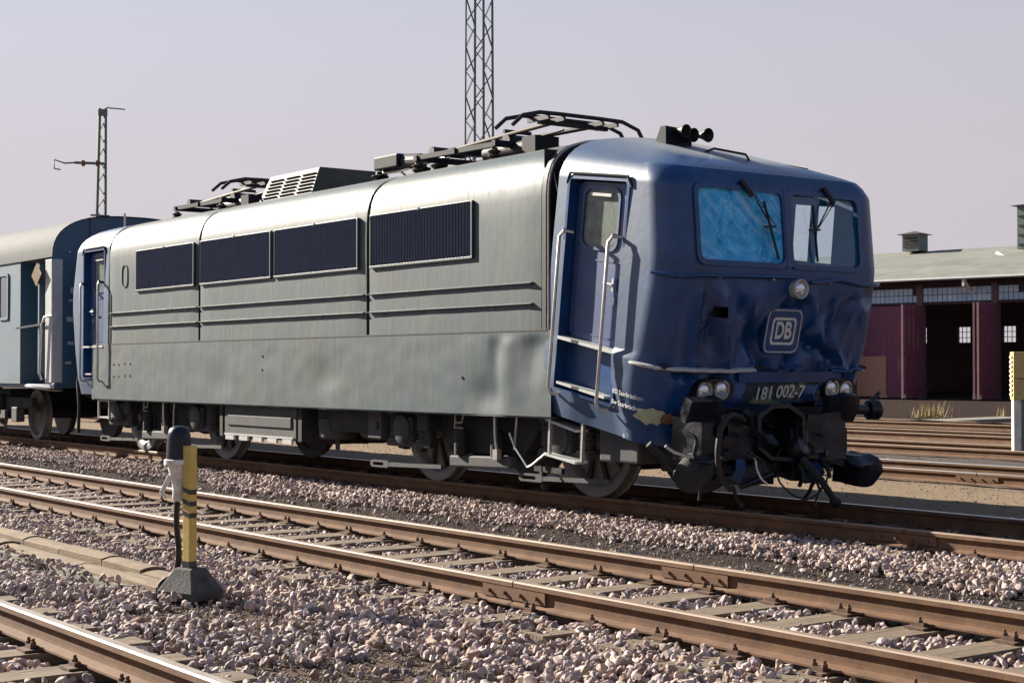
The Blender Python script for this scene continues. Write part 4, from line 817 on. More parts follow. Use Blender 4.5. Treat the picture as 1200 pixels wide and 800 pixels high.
# rear ladder, hose and buffers
mb = MB(); mb.bar((-24.95,9.86,RT+.9), (-24.95,9.86,RT+.52), .03, .03, up=(0,1,0)); ld = mb.build('ladder_upright', M['bright'], loco); mb = MB(); mb.bar((-24.5,9.86,RT+.9), (-24.5,9.86,RT+.52), .03, .03, up=(0,1,0)); mb.build('ladder_upright', M['bright'], loco)
for z in (.82, .55): mb = MB(); mb.bar((-24.95,9.92,RT+z), (-24.5,9.92,RT+z), .14, .025); mb.build('ladder_tread', M['frame'], ld)
mb = MB(); mb.tube([(-25.9,10.0,RT+1.25), (-26.1,9.98,RT+1.3), (-26.2,9.98,RT+1.1), (-26.05,9.95,RT+.7), (-26.1,9.95,RT+.25)], .03, 8); mb.build('brake_hose', M['hose'], loco, smooth=50)
for y in (YC-.875, YC+.875):
    mb = MB(); mb.lathe([(.12,0),(.12,.35),(.09,.36),(.09,.5),(.21,.51),(.225,.535),(.2,.56),(0,.57)], (-26.1, y, RT+1.06), (-1,0,0), 22); mb.build('buffer', M['under'], loco, smooth=35)
# ---- roof equipment
def disc_ins(p, h=.22, r=.08):
    mb = MB(); pr = [(r*.5,0)]
    for k in range(4): z = h*k/4; pr += [(r, z+.01), (r, z+.022), (r*.55, z+.035)]
    return mb.lathe(pr + [(r*.5, h)], p, (0,0,1), 14)
def panto(x0, d, zr=3.74):
    """folded single-arm pantograph: hinge at x0, collector head 2.6 m along d"""
    P = lambda x, u, z: (x0 + d*x, YC + u, RT + z)
    mb = MB(); mb.bar(P(0,-.45,zr+.26), P(1.7,-.45,zr+.24), .06, .06); mb.bar(P(0,.45,zr+.26), P(1.7,.45,zr+.24), .06, .06)
    for x in (0, .85, 1.7): mb.bar(P(x,-.5,zr+.25), P(x,.5,zr+.25), .07, .07)
    b = mb.build('pantograph_frame', M['gear'], loco)
    for x in (.0, 1.65):
        for u in (-.45, .45): disc_ins(P(x,u,zr-.02)).build('insulator', M['arm'], b, smooth=35)
    mb = MB(); mb.tube([P(1.6,0,zr+.30), P(.9,0,zr+.34), P(.05,0,zr+.36)], [.075,.065,.055], 10); mb.tube([P(1.6,.16,zr+.28), P(.1,.10,zr+.30)], .02, 6); mb.build('lower_arm', M['gear'], b, smooth=50)
    mb = MB(); mb.tube([P(.05,-.06,zr+.36), P(2.55,-.28,zr+.40)], .028, 8); mb.tube([P(.05,.06,zr+.36), P(2.55,.28,zr+.40)], .028, 8); mb.bar(P(1.5,-.2,zr+.44), P(1.5,.2,zr+.44), .04, .04); mb.tube([P(.3,0,zr+.26), P(2.4,.0,zr+.36)], .014, 6); mb.build('upper_arm', M['arm'], b, smooth=50)
    for hx0, hz0, hr_ in ((0, .36, .06), (1.6, .30, .085)): mb = MB(); mb.cyl(P(hx0,-.25,zr+hz0), P(hx0,.25,zr+hz0), hr_, 12); mb.build('hinge', M['black'], b, smooth=40)
    mb = MB(); mb.cyl(P(1.1,-.15,zr+.20), P(2.0,-.15,zr+.20), .10, 12); mb.box(min(x0+d*2.0,x0+d*2.25), max(x0+d*2.0,x0+d*2.25), YC-.3, YC+.05, RT+zr+.08, RT+zr+.3); mb.build('drive_cylinder', M['gear'], b, smooth=40)
    for x in (2.42, 2.74):
        mb = MB(); mb.tube([P(x,-.98,zr+0.290), P(x,-.84,zr+0.410), P(x,-.6,zr+0.465), P(x,-.3,zr+0.470), P(x,.3,zr+0.470), P(x,.6,zr+0.465), P(x,.84,zr+0.390), P(x,.98,zr+0.190)], .024, 8); mb.build('collector_bow', M['black'], b, smooth=50)
    mb = MB()
    for u in (-.5, -.28, .28, .5): mb.bar(P(2.38,u,zr+0.420), P(2.78,u,zr+0.420), .03, .05)
    mb.bar(P(2.58,-.5,zr+0.390), P(2.58,.5,zr+0.390), .05, .05); mb.build('head_frame', M['black'], b)
    return b
panto(-16.75, 1)
panto(-24.0, 1, 3.70)
# louvred roof box
mb = MB(); yb = 10.56; xa, xb = -20.75, -19.12; zt, z0 = 4.13, 3.66
V = [(xa,yb,z0),(xb,yb,z0),(xb,yb+1.38,z0),(xa,yb+1.38,z0),(xa+.16,yb+.16,zt),(xb-.0,yb+.16,zt),(xb,yb+1.25,zt),(xa+.16,yb+1.25,zt)]
mb.add([(a,b,RT+c) for a,b,c in V], [(3,2,1,0),(4,5,6,7),(0,1,5,4),(1,2,6,5),(2,3,7,6),(3,0,4,7)]); rb = mb.build('roof_ventilator', M['roof'], loco, bevel=.015)
def fc(a, b, off=0):     # a, b in 0..1 on the sloping louvre face
    lo = Vector((xa + (xb-xa)*a, yb, RT+z0)); hi = Vector((xa+.16 + (xb-xa-.16)*a, yb+.16, RT+zt)); return lo.lerp(hi, b) + Vector((0, -.94, .33)) * off
for i in range(3):
    for j in range(6):
        a0 = .06 + i*.315; b0 = .26 + j*.105; mb = MB()
        mb.add([fc(a0,b0,.004), fc(a0+.275,b0,.004), fc(a0+.275,b0+.055,.004), fc(a0,b0+.055,.004)], [(0,1,2,3)]); mb.build('louvre_slot', M['black'], rb)
        mb = MB(); mb.add([fc(a0,b0+.055,.004), fc(a0+.275,b0+.055,.004), fc(a0+.275,b0+.03,.028), fc(a0,b0+.03,.028)], [(0,1,2,3)]); mb.build('louvre_blade', M['roof'], rb)
# main switch between box and pantograph
mb = MB(); mb.box(-18.35,-17.75,YC-.14,YC+.14,RT+4.02,RT+4.20); mb.cyl((-17.8,YC,RT+4.10),(-17.35,YC,RT+4.06),.10,14); sw = mb.build('main_switch', M['gear'], loco, bevel=.02)
for x in (-18.4, -17.35, -16.95): disc_ins((x, YC, RT+3.72), .30, .12).build('insulator', M['black'], sw, smooth=35)
mb = MB(); mb.tube([(-18.35,YC,RT+4.0),(-17.9,YC-.02,RT+3.98),(-17.3,YC,RT+4.02),(-16.7,YC,RT+4.05)], .02, 6); mb.tube([(-18.5,YC+.5,RT+4.0),(-18.2,YC+.1,RT+4.1)], .016, 6); mb.build('roof_conductor', M['bright'], loco)
# horns
mb = MB(); hb = T_front(.34, -.30, 3.735); hx, hy, hz_ = hb
mb.add([(hx-.14,hy-.14,hz_-.03),(hx+.06,hy-.14,hz_-.03),(hx+.06,hy+.22,hz_-.03),(hx-.14,hy+.22,hz_-.03),(hx-.02,hy-.14,hz_+.19),(hx+.06,hy-.14,hz_+.19),(hx+.06,hy+.22,hz_+.17),(hx-.02,hy+.22,hz_+.17)], [(3,2,1,0),(4,5,6,7),(0,1,5,4),(1,2,6,5),(2,3,7,6),(3,0,4,7)]); hn = mb.build('horn_bracket', M['gear'], loco)
for dy, dz, r_, ln in ((.0, .15, .07, .20), (.14, .12, .075, .16), (.27, .13, .075, .24)):
    mb = MB(); mb.lathe([(.02,-.1),(.025,ln-.16),(.045,ln-.08),(r_,ln),(r_-.008,ln),(.03,ln-.08),(0,ln-.1)], (hx+.02,hy+dy,hz_+dz), (1,0,-.12), 20); mb.build('horn', M['black'], loco, smooth=35)
mb = MB(); mb.tube([T_front(.72,-.2,3.74), T_front(.75,-.1,3.80), T_front(1.0,.1,3.80), T_front(1.02,.15,3.70)], .014, 6); mb.tube([T_front(.25,-.3,3.74), T_front(.55,-.3,3.78)], .018, 6); mb.build('roof_pipe', M['black'], loco)
mb = MB(); mb.cyl((-25.45,10.5,RT+3.66),(-25.45,10.5,RT+3.97),.02,8); mb.build('roof_rod', M['bright'], loco)
mb = MB(); mb.bar(T_front(.95,.75,3.66), T_front(1.05,.95,3.64), .08, .05); mb.build('roof_fitting', M['black'], loco)
# ---- wrecked buffer beam
def crumple_box(c, size, seed, amp=.03, n=7, rot=(0,0,0), hole=None):
    mb = MB(); sx_, sy_, sz_ = [q / 2 for q in size]; Rm = Matrix.Rotation(rot[2],3,'Z') @ Matrix.Rotation(rot[1],3,'Y') @ Matrix.Rotation(rot[0],3,'X')
    def D(p):
        q = Vector(p); d = noise.noise_vector((q * 3.3 + Vector((seed*7.1, seed*3.3, seed)))) * amp + noise.noise_vector((q * 8 + Vector((seed, seed*5, 0)))) * amp * .4
        return Rm @ (q + d) + Vector(c)
    g_ = list(np.linspace(-1, 1, n))
    for ax in range(3):
        for sg in (-1, 1):
            def fn(a, b, ax=ax, sg=sg):
                p = [0, 0, 0]; p[ax] = sg; p[(ax+1) % 3] = a; p[(ax+2) % 3] = b
                return D((p[0]*sx_, p[1]*sy_, p[2]*sz_))
            mb.grid(fn, g_, g_)
    return mb
def FX(x, y, X): return WX(x, y, X)
def wreck(name, x0, x1, y0, y1, X, dep, seed, amp=.03, m='wreck', rot=(0,0,0)):
    a = FX(x0, y0, X); b = FX(x1, y1, X); c = ((a + b) / 2); c.x -= dep / 2
    return crumple_box(c, (dep, abs(b.y - a.y), abs(a.z - b.z)), seed, amp, rot=rot).build(name, M[m], loco, smooth=28)
wreck('buffer_beam_box', 822, 884, 488, 536, -10.62, .40, 3, .045)
wreck('buffer_beam_plate', 868, 895, 478, 545, -10.72, .30, 5, .04)
wreck('buffer_beam_box', 946, 990, 484, 536, -10.60, .42, 8, .035)
wreck('bent_headstock', 815, 1000, 480, 492, -10.85, .35, 11, .03)
wreck('torn_plate', 805, 845, 466, 496, -10.56, .10, 13, .05, rot=(0,.35,.1))
wreck('torn_plate', 975, 1003, 462, 490, -10.58, .10, 17, .05, rot=(0,.3,-.2))
wreck('wreckage_lump', 870, 910, 540, 566, -10.75, .35, 23, .06)
wreck('wreckage_lump', 930, 965, 540, 562, -10.75, .30, 29, .06)
wreck('torn_plate', 840, 880, 545, 560, -10.8, .5, 31, .05)
# round hole in the crushed box
hc = FX(847, 505, -10.585); mb = MB(); mb.lathe([(.075,-.02),(.08,.004),(.07,.006),(.066,-.015)], hc, (1,0,0), 18); hr = mb.build('hole_rim', M['wreck'], loco, smooth=40)
mb = MB(); mb.lathe([(0,-.002),(.072,-.002)], hc, (1,0,0), 18); mb.build('hole_dark', M['black'], loco)
# coupling pocket: open octagonal frame with the hook jammed inside
OCT = [(905,474),(926,473),(944,486),(945,530),(932,541),(904,539),(889,526),(888,487)]
oc = [FX(x, y, -10.55) for x, y in OCT]; mb = MB(); n = len(oc); ctr = sum(oc, Vector()) / n
V = oc + [ctr + (p - ctr) * .86 for p in oc] + [p + Vector((-.45,0,0)) for p in oc] + [ctr + (p - ctr) * .84 + Vector((-.45,0,0)) for p in oc]
Fc = []
for i in range(n):
    j = (i + 1) % n; Fc += [(i,j,n+j,n+i), (i,2*n+i,2*n+j,j), (n+i,n+j,3*n+j,3*n+i)]
Fc.append(tuple(range(3*n, 4*n))); mb.add(V, Fc); mb.build('coupling_pocket', M['wreck'], loco)
mb = crumple_box(FX(922,520,-10.75), (.3,.24,.26), 41, .06); mb.build('draw_hook', M['wreck'], loco, smooth=40)
mb = crumple_box(FX(930,500,-10.72), (.25,.16,.14), 43, .05); mb.build('hook_shackle', M['wreck'], loco, smooth=40)
mb = MB(); mb.lathe([(0,-.1),(.10,-.08),(.13,0),(.10,.08),(0,.1)], FX(934,526,-10.6), (.8,.3,.4), 18); mb.build('pocket_ball', M['wreck'], loco, smooth=50)
# buffers hanging down
p = FX(818, 548, -10.7); mb = MB(); mb.lathe([(0,-.24),(.13,-.24),(.15,-.2),(.16,.0),(.13,.06),(.10,.2),(.13,.24),(.13,.3),(0,.3)], p, (-.25,.86,.42), 22); mb.build('hanging_buffer', M['under'], loco, smooth=35)
mb = MB(); mb.bar(FX(830,560,-10.65), FX(862,556,-10.65), .2, .02); mb.build('buffer_bracket', M['wreck'], loco)
p = FX(1003, 549, -10.6); mb = crumple_box(p, (.35, .34, .22), 51, .05, rot=(.2,.2,.1)); mb.build('hanging_buffer', M['wreck'], loco, smooth=35)
mb = MB(); mb.bar(FX(970,535,-10.7), FX(1000,545,-10.6), .08, .1); mb.build('buffer_bracket', M['wreck'], loco)
# step / lamp arm sticking out on the far side
mb = MB(); mb.tube([FX(998,479,-11.0), FX(1018,480,-11.0)], .055, 10); mb.lathe([(.06,-.06),(.1,-.05),(.105,.06),(.08,.09),(0,.09)], FX(1022,480,-11.0), (.3,1,0), 16); mb.build('side_buffer', M['wreck'], loco, smooth=40)
mb = MB(); mb.tube([FX(1015,476,-11.0), FX(1030,460,-11.0)], .022, 8); mb.build('coupling_lever', M['black'], loco)
# hoses, drawbar, loose wire
def curve(pts, n=8):
    out = []
    for i in range(len(pts) - 1):
        p0, p1, p2, p3 = pts[max(i-1,0)], pts[i], pts[i+1], pts[min(i+2,len(pts)-1)]
        for k in range(n):
            t = k / n; out.append(.5*((2*p1) + (p2-p0)*t + (2*p0-5*p1+4*p2-p3)*t*t + (3*p1-p0-3*p2+p3)*t**3))
    return out + [pts[-1]]
mb = MB(); mb.tube(curve([FX(872,492,-10.5), FX(857,486,-10.42), FX(846,500,-10.38), FX(841,530,-10.36), FX(845,558,-10.38), FX(856,574,-10.45)]), .026, 10); mb.build('brake_hose', M['hose'], loco, smooth=50)
mb = MB(); mb.tube([FX(940,538,-10.5), FX(962,562,-10.3), FX(978,586,-10.2)], [.04,.035,.03], 10); mb.lathe([(0,-.05),(.05,-.03),(.06,0),(.05,.03),(0,.05)], FX(979,588,-10.2), (0,.6,1), 12); mb.build('hanging_drawbar', M['under'], loco, smooth=40)
mb = MB(); mb.tube(curve([FX(911,552,-10.5), FX(914,565,-10.4), FX(930,580,-10.35), FX(948,584,-10.3), FX(964,572,-10.35), FX(972,552,-10.5)]), .010, 6); mb.build('loose_cable', M['hose'], loco, smooth=50)
mb = MB(); mb.tube(curve([FX(806,508,-10.7), FX(816,515,-10.6), FX(814,530,-10.6), FX(818,540,-10.6)]), .02, 8); mb.build('bent_pipe', M['wreck'], loco, smooth=50)
mb = MB(); mb.tube([FX(868,570,-10.6), FX(905,555,-10.6)], .03, 8); mb.build('bent_pipe', M['wreck'], loco, smooth=50)
mb = MB(); mb.tube([FX(760,520,-10.9), FX(790,548,-10.8)], .035, 8); mb.build('bent_pipe', M['under'], loco, smooth=50)
rw = random.Random(77)
for k in range(46):
    x_, y_ = rw.uniform(805, 1000), rw.uniform(488, 572 if rw.random() < .4 else 552); X_ = rw.uniform(-10.9, -10.5); p0 = FX(x_, y_, X_)
    if rw.random() < .55:
        pts = [p0]; d_ = Vector((rw.uniform(-.5,.5), rw.uniform(-1,1), rw.uniform(-1,.6))).normalized()
        for q in range(4): d_ = (d_ + Vector((rw.uniform(-.5,.5), rw.uniform(-.6,.6), rw.uniform(-.7,.4)))).normalized(); pts.append(pts[-1] + d_ * rw.uniform(.05, .11))
        mb = MB(); mb.tube(curve(pts, 4), rw.uniform(.008, .022), 7); mb.build('bent_pipe', M[rw.choice(('wreck','wreck','hose','bright' if k % 3 == 0 else 'wreck'))], loco, smooth=50)
    else:
        crumple_box(p0, (rw.uniform(.05,.16), rw.uniform(.06,.2), rw.uniform(.04,.16)), 100+k, .05, n=4, rot=(rw.uniform(-.8,.8), rw.uniform(-.8,.8), rw.uniform(-.8,.8))).build('broken_bracket', M[rw.choice(('wreck','wreck','under','cabpaint'))], loco, smooth=25)
# ------------------------------------------------------------------ coach behind the locomotive
coach = empty('railway_coach', (0, 0, 0), 'old blue grey railway coach with arched roof coupled behind the locomotive', 'railway coach')
CX1, CX0 = -26.98, -48.0
def arch(k=1.0, n=26):
    P_ = []
    for t in np.linspace(0, math.pi, n):
        c_, s_ = math.cos(t), math.sin(t); P_.append((-1.45 * math.copysign(abs(c_)**.72, c_) * k, 3.28 + .78 * abs(s_)**.8 * k))
    return P_
mb = MB(); A = arch(); mb.grid(lambda x, i: (x, YC + A[int(i)][0]*1.015, RT + A[int(i)][1] + .012), [CX0, -40, -34, -30, CX1+.06], list(range(len(A)))); mb.build('coach_roof', M['coachroof'], coach, smooth=40)
def cbody(mb): 
    y0, y1 = YC-1.45, YC+1.45
    mb.grid(lambda x, z: (x, y0 + .003*noise.noise((x, z*2, 1)), RT+z), list(np.linspace(CX0, -28.6, 60)), list(np.linspace(1.07, 3.28, 12)))
    mb.add([(-28.6,y0,RT+1.07),(-28.6,y0+.42,RT+1.07),(-28.6,y0+.42,RT+3.28),(-28.6,y0,RT+3.28)], [(0,1,2,3)])
    mb.add([(-28.6,y0+.42,RT+1.07),(-27.3,y0+.20,RT+1.07),(-27.3,y0+.20,RT+3.28),(-28.6,y0+.42,RT+3.28)], [(0,1,2,3)])
    mb.add([(-28.6,y0,RT+3.275),(CX1,y0,RT+3.275),(CX1,y0+.5,RT+3.275),(-28.6,y0+.5,RT+3.275)], [(0,1,2,3)])
    mb.add([(CX0,y1,RT+1.07),(CX1,y1,RT+1.07),(CX1,y1,RT+3.28),(CX0,y1,RT+3.28)], [(0,1,2,3)])
    mb.box(CX0, CX1-.02, y0+.05, y1-.05, RT+1.0, RT+1.069)
    E_ = [(CX1, YC-1.40, RT+1.07)] + [(CX1, YC+a, RT+b) for a, b in A] + [(CX1, YC+1.45, RT+1.07)]
    mb.add(E_, [tuple(range(len(E_)))])
mb = MB(); cbody(mb); mb.build('coach_body', M['coachpaint'], coach)
mb = MB(); mb.box(-27.32, CX1+.004, YC-1.452, YC-1.25, RT+1.09, RT+3.27); mb.build('corner_pillar', M['frame'], coach, bevel=.02)
mb = MB(); mb.box(-27.62, -27.56, YC-1.47, YC-1.24, RT+1.25, RT+3.2); mb.build('entrance_door', M['coachpaint'], coach)
mb = MB(); mb.tube([(-27.42,YC-1.47,RT+1.15),(-27.4,YC-1.52,RT+1.25),(-27.3,YC-1.52,RT+2.1),(-27.2,YC-1.50,RT+2.25),(-27.0,YC-1.44,RT+2.27)], .02, 8); mb.build('grab_rail', M['bright'], coach, smooth=50)
mb = MB(); mb.bar((-28.7,YC-1.49,RT+2.08),(-27.2,YC-1.49,RT+2.13), .02, .035); mb.build('door_bar', M['blackpaint'], coach)
mb = MB(); p = Vector((-27.55, YC-1.53, RT+3.0)); mb.add([p+Vector((-.24,0,0)), p+Vector((0,0,-.2)), p+Vector((.27,0,.02)), p+Vector((0.02,0,.22))], [(0,1,2,3)]); mb.add([p+Vector((-.24,.03,0)), p+Vector((0,.03,-.2)), p+Vector((.27,.03,.02)), p+Vector((0.02,.03,.22))], [(3,2,1,0)]); mb.bar(p+Vector((.1,.03,0)), p+Vector((.5,.12,-.1)), .02, .02); mb.build('tail_board', M['plank'], coach)
mb = MB(); ring(mb, rrect(-29.75,-29.22,2.25,3.12,.06), rrect(-29.70,-29.27,2.30,3.07,.05), lambda a, b: (a, YC-1.44, RT+b), lambda a, b: (a, YC-1.475, RT+b)); cw = mb.build('window', M['coachpaint'], coach)
mb = MB(); mb.box(-29.70,-29.27,YC-1.46,YC-1.44,RT+2.3,RT+3.07); mb.build('pane', M['fin'], cw)
for x in (-32.2, -34.2, -36.2, -38.2, -40.2, -42.2, -44.2):
    mb = MB(); ring(mb, rrect(x-.6,x+.6,2.0,2.95,.08), rrect(x-.55,x+.55,2.05,2.9,.07), lambda a, b: (a, YC-1.44, RT+b), lambda a, b: (a, YC-1.475, RT+b)); cw = mb.build('window', M['coachpaint'], coach)
    mb = MB(); mb.box(x-.55,x+.55,YC-1.46,YC-1.44,RT+2.05,RT+2.9); mb.build('pane', M['fin'], cw)
# small plates and fittings on the end wall
for (x, y, a, b) in ((86,340,5,7),(84,352,5,3),(83,402,6,4),(80,425,6,3),(82,374,6,6),(66,376,3,6),(82,295,2,2)):
    p = WX(x, y, CX1+.015); mb = MB(); sc__ = 26.5/1850; mb.box(CX1, CX1+.02, p.y-a*.6*sc__, p.y+a*.6*sc__, p.z-b*.5*sc__, p.z+b*.5*sc__); mb.build('end_plate', M['frame'], coach)
mb = MB(); mb.box(CX1, CX1+.03, YC-.52, YC+.52, RT+1.1, RT+3.2); mb.build('gangway_door', M['coachpaint'], coach, bevel=.02)
mb = MB(); mb.bar((CX1+.02,YC-.75,RT+3.2),(CX1+.02,YC-.75,RT+4.0),.03,.05); mb.build('end_rib', M['coachpaint'], coach)
mb = MB(); mb.bar((CX1-.35,10.62,RT+4.10),(CX1-.35,10.98,RT+4.10),.05,.03); mb.cyl((CX1-.35,10.8,RT+3.95),(CX1-.35,10.8,RT+4.1),.03,8); mb.build('roof_vent', M['mast'], coach)
for y in (YC-.875, YC+.875):
    mb = MB(); mb.lathe([(.12,0),(.12,.3),(.09,.31),(.09,.42),(.21,.43),(.225,.455),(.2,.48),(0,.49)], (CX1, y, RT+1.06), (1,0,0), 22); mb.build('buffer', M['under'], coach, smooth=35)
mb = MB(); mb.lathe([(0,-.02),(.30,-.02),(.34,0),(.30,.03),(0,.03)], (-27.7, YC-1.32, RT+1.0), (.1,.1,1), 24); mb.build('step_plate', M['frame'], coach, smooth=40)
for xc in (-30.85, -44.5):
    mb = MB()
    for s in (-1, 1):
        poly = [(-1.9,.62),(-1.9,.80),(1.9,.80),(1.9,.62),(.9,.55),(.6,.38),(-.6,.38),(-.9,.55)]
        mb.prism(poly, lambda a, b: (xc+a, YC+s*1.0, RT+b), lambda a, b: (xc+a, YC+s*1.1, RT+b))
    mb.box(xc-.4, xc+.4, YC-1, YC+1, RT+.5, RT+.95); bo = mb.build('bogie_frame', M['under'], coach, bevel=.015)
    for x in (xc-1.25, xc+1.25):
        mb = MB(); mb.cyl((x,YC-.7,RT+.475),(x,YC+.7,RT+.475),.08,12); mb.build('axle', M['under'], bo)
        for s in (-1, 1):
            mb = MB(); mb.lathe([(0,-.05),(.1,-.05),(.12,-.01),(.35,.02),(.40,-.045),(.475,-.045),(.48,.05),(.505,.065),(.5,.09),(.1,.08)], (x, YC+s*.74, RT+.475), (0,-s,0), 36); mb.build('wheel', M['tread'], bo, smooth=35)
            mb = MB(); mb.box(x-.15,x+.15,YC+s*1.14-.08,YC+s*1.14+.08,RT+.34,RT+.62); mb.build('axle_box', M['grime2'], bo, bevel=.02)
    for s in (-1, 1):
        mb = MB()
        for k in range(5): mb.box(xc-.65+.1*k, xc+.65-.1*k, YC+s*1.16-.05, YC+s*1.16+.05, RT+.24+.022*k, RT+.26+.022*k)
        mb.box(xc-.7,xc+.7,YC+s*1.18-.03,YC+s*1.18+.03,RT+.40,RT+.55); mb.build('leaf_spring', M['grime2'], bo)
        for x in (-.3, .3): mb = MB(); mb.lathe([(.1,0),(.1,.3)], (xc+x,YC+s*1.16,RT+.55),(0,0,1),14); mb.build('coil_spring', M['under'], bo, smooth=35)
# ------------------------------------------------------------------ yellow socket post and cable duct
PX, PY = WZ(233, 690, 0).x, 4.62
post = empty('marker_post', (PX, PY, 0), 'yellow and black banded post on a concrete foot carrying a plug socket', 'post')
cs = Matrix.Rotation(R(20), 3, 'Z')
def L(x, y, z): v = cs @ Vector((x, y, z)); return (v.x, v.y, v.z)
mb = MB(); H0, H1 = .10, .985
pr = [(-.045,-.005),(-.005,-.055),(.055,-.012),(.05,0),(-.002,-.04),(-.036,.004)]
pr = [(-.075,.02),(-.02,-.05),(.055,-.035),(.05,.02),(0,.045)]
mb.prism(pr, lambda a, b: (a, b, H0+.07), lambda a, b: (a, b, H1)); mb.build('post_shaft', M['yellow'], post, bevel=.004)
for z in (.655, .575, .495):
    mb = MB(); q = [(-.0201,-.0525),(.057,-.0375),(.0525,.021),(.048,.021),(.0505,-.032),(-.02,-.048)]; mb.prism(q, lambda a, b: (a, b, z+(.02 if a < 0 else 0)), lambda a, b: (a, b, z+.032+(.02 if a < 0 else 0))); mb.build('black_band', M['blackpaint'], post)
mb = MB(); mb.prism([(a*1.05,b*1.05) for a, b in pr], lambda a, b: (a, b, H0+.02), lambda a, b: (a, b, H0+.10)); mb.build('shaft_foot', M['blackpaint'], post)
mb = MB(); lo = .17; V = [(-lo,-.15,-.06),(lo,-.15,-.06),(lo,.15,-.06),(-lo,.15,-.06),(-lo,-.15,.0),(lo,-.15,.0),(lo,.15,.0),(-lo,.15,.0),(-.08,-.07,.155),(.08,-.07,.155),(.08,.07,.155),(-.08,.07,.155)]
mb.add([L(*v) for v in V], [(3,2,1,0),(0,1,5,4),(1,2,6,5),(2,3,7,6),(3,0,4,7),(4,5,9,8),(5,6,10,9),(6,7,11,10),(7,4,8,11),(8,9,10,11)]); mb.build('concrete_foot', M['foot'], post, bevel=.012)
hp = Vector((-.06, .02, 0)) - RG*.075
mb = MB(); mb.lathe([(.092,.86),(.088,.90),(.080,1.02),(.078,1.06),(.066,1.095),(.04,1.115),(0,1.12)], hp, (0,0,1), 24); mb.build('socket_hood', M['bluecap'], post, smooth=40)
mb = MB(); mb.lathe([(.102,.855),(.102,.885),(.094,.89)], hp, (0,0,1), 24); mb.build('hood_rim', M['white'], post, smooth=40)
mb = MB(); mb.lathe([(.035,.60),(.045,.62),(.042,.68),(.055,.76),(.068,.80),(.080,.86),(.06,.87)], hp, (0,0,1), 20); sk_ = mb.build('socket_body', M['white'], post, smooth=40)
mb = MB(); mb.bar(hp-RG*.03+Vector((0,-.03,.78)), hp-RG*.085+Vector((0,-.04,.655)), .022, .03); mb.bar(hp-RG*.085+Vector((0,-.04,.66)), hp-RG*.05+Vector((0,-.035,.625)), .02, .026); mb.build('clip_lever', M['white'], sk_, bevel=.004)
mb = MB(); mb.tube([hp+Vector((-.065,-.05,.87)), hp+Vector((-.06,-.06,.98)), hp+Vector((-.045,-.05,1.07))], .009, 6); mb.build('hood_strap', M['frame'], post)
mb = MB(); mb.tube(curve([hp+RG*q_+Vector((0,0,z_)) for q_, z_ in ((-.01,.62),(-.015,.45),(.0,.28),(-.01,.15),(-.05,.085),(-.09,.06),(-.12,.03),(-.14,-.04))], 8), .022, 8); mb.build('cable', M['hose'], post, smooth=50)
duct = empty('cable_duct', (0, 0, 0), 'tan slab covered cable duct leading along the ballast to the yellow post', 'cable duct')
x = PX - .16; k = 0; rr = random.Random(3)
mb = MB(); mb.box(-24, PX-.16, 4.39, 4.45, -.16, -.022); mb.box(-24, PX-.16, 4.87, 4.92, -.16, -.022); mb.build('duct_wall', M['concrete'], duct)
while x > -20:
    L_ = rr.uniform(.75,.95); dx = rr.uniform(-.01,.01)
    for (y0, y1, dz) in ((4.44, 4.645, -.012), (4.665, 4.87, .004)):
        mb = MB(); z = .02 + dz + rr.uniform(-.008,.008); n = 5
        def tp(a, b, y0=y0, y1=y1, z=z, x=x): return (x - L_ + .008 + (L_-.016)*a, y0 + (y1-y0)*b, z + .022*math.sin(b*math.pi) + .004*noise.noise((x+a, b*5, y0*7)))
        u_ = list(np.linspace(0,1,7)); mb.grid(tp, u_, u_)
        ed = [tp(a,0) for a in u_] + [tp(1,b) for b in u_[1:]] + [tp(a,1) for a in u_[::-1][1:]] + [tp(0,b) for b in u_[::-1][1:-1]]; m_ = len(ed)
        mb.add(ed + [(a,b,-.04) for a,b,c in ed], [(i,(i+1)%m_,m_+(i+1)%m_,m_+i) for i in range(m_)])
        o = mb.build('cover_slab', M['plank'], duct); o.rotation_euler.x = rr.uniform(-.004,.004)
    x -= L_
# ------------------------------------------------------------------ post at the right
RP = WZ(1193, 535, 0)
rp = empty('gauge_post', RP, 'grey concrete post with yellow painted box top beside the far track', 'post')
s_ = 26.9/1850; b3 = Matrix.Rotation(-TH*0 + math.atan2(RG.y, RG.x), 3, 'Z')
def rb3(mb, x0, x1, y0, y1, z0, z1):
    m2 = MB(); m2.box(x0,x1,y0,y1,z0,z1); mb.add([tuple(b3 @ Vector(v)) for v in m2.v], m2.f); return mb
mb = MB(); rb3(mb, -.09, .04, -.07, .07, -.1, 1.02); mb.build('post_shaft', M['white'], rp, bevel=.01)
mb = MB(); rb3(mb, .06, .20, .0, .1, -.1, .98); mb.build('rear_strut', M['mast'], rp)
mb = MB(); rb3(mb, -.10, .36, -.10, .10, .98, 1.80); bxo = mb.build('yellow_box', M['tanbox'], rp, bevel=.01)
mb = MB(); rb3(mb, -.102, .362, -.104, -.10, 1.335, 1.35); mb.build('box_joint', M['blackpaint'], bxo)
mb = MB()
for k in range(9): rb3(mb, -.125, -.10, -.05, .05, 1.05+k*.08, 1.09+k*.08)
mb.build('box_teeth', M['white'], bxo)
mb = MB(); rb3(mb, .17, .2, -.02, .02, 1.8, 2.6); mb.build('top_rod', M['frame'], rp)
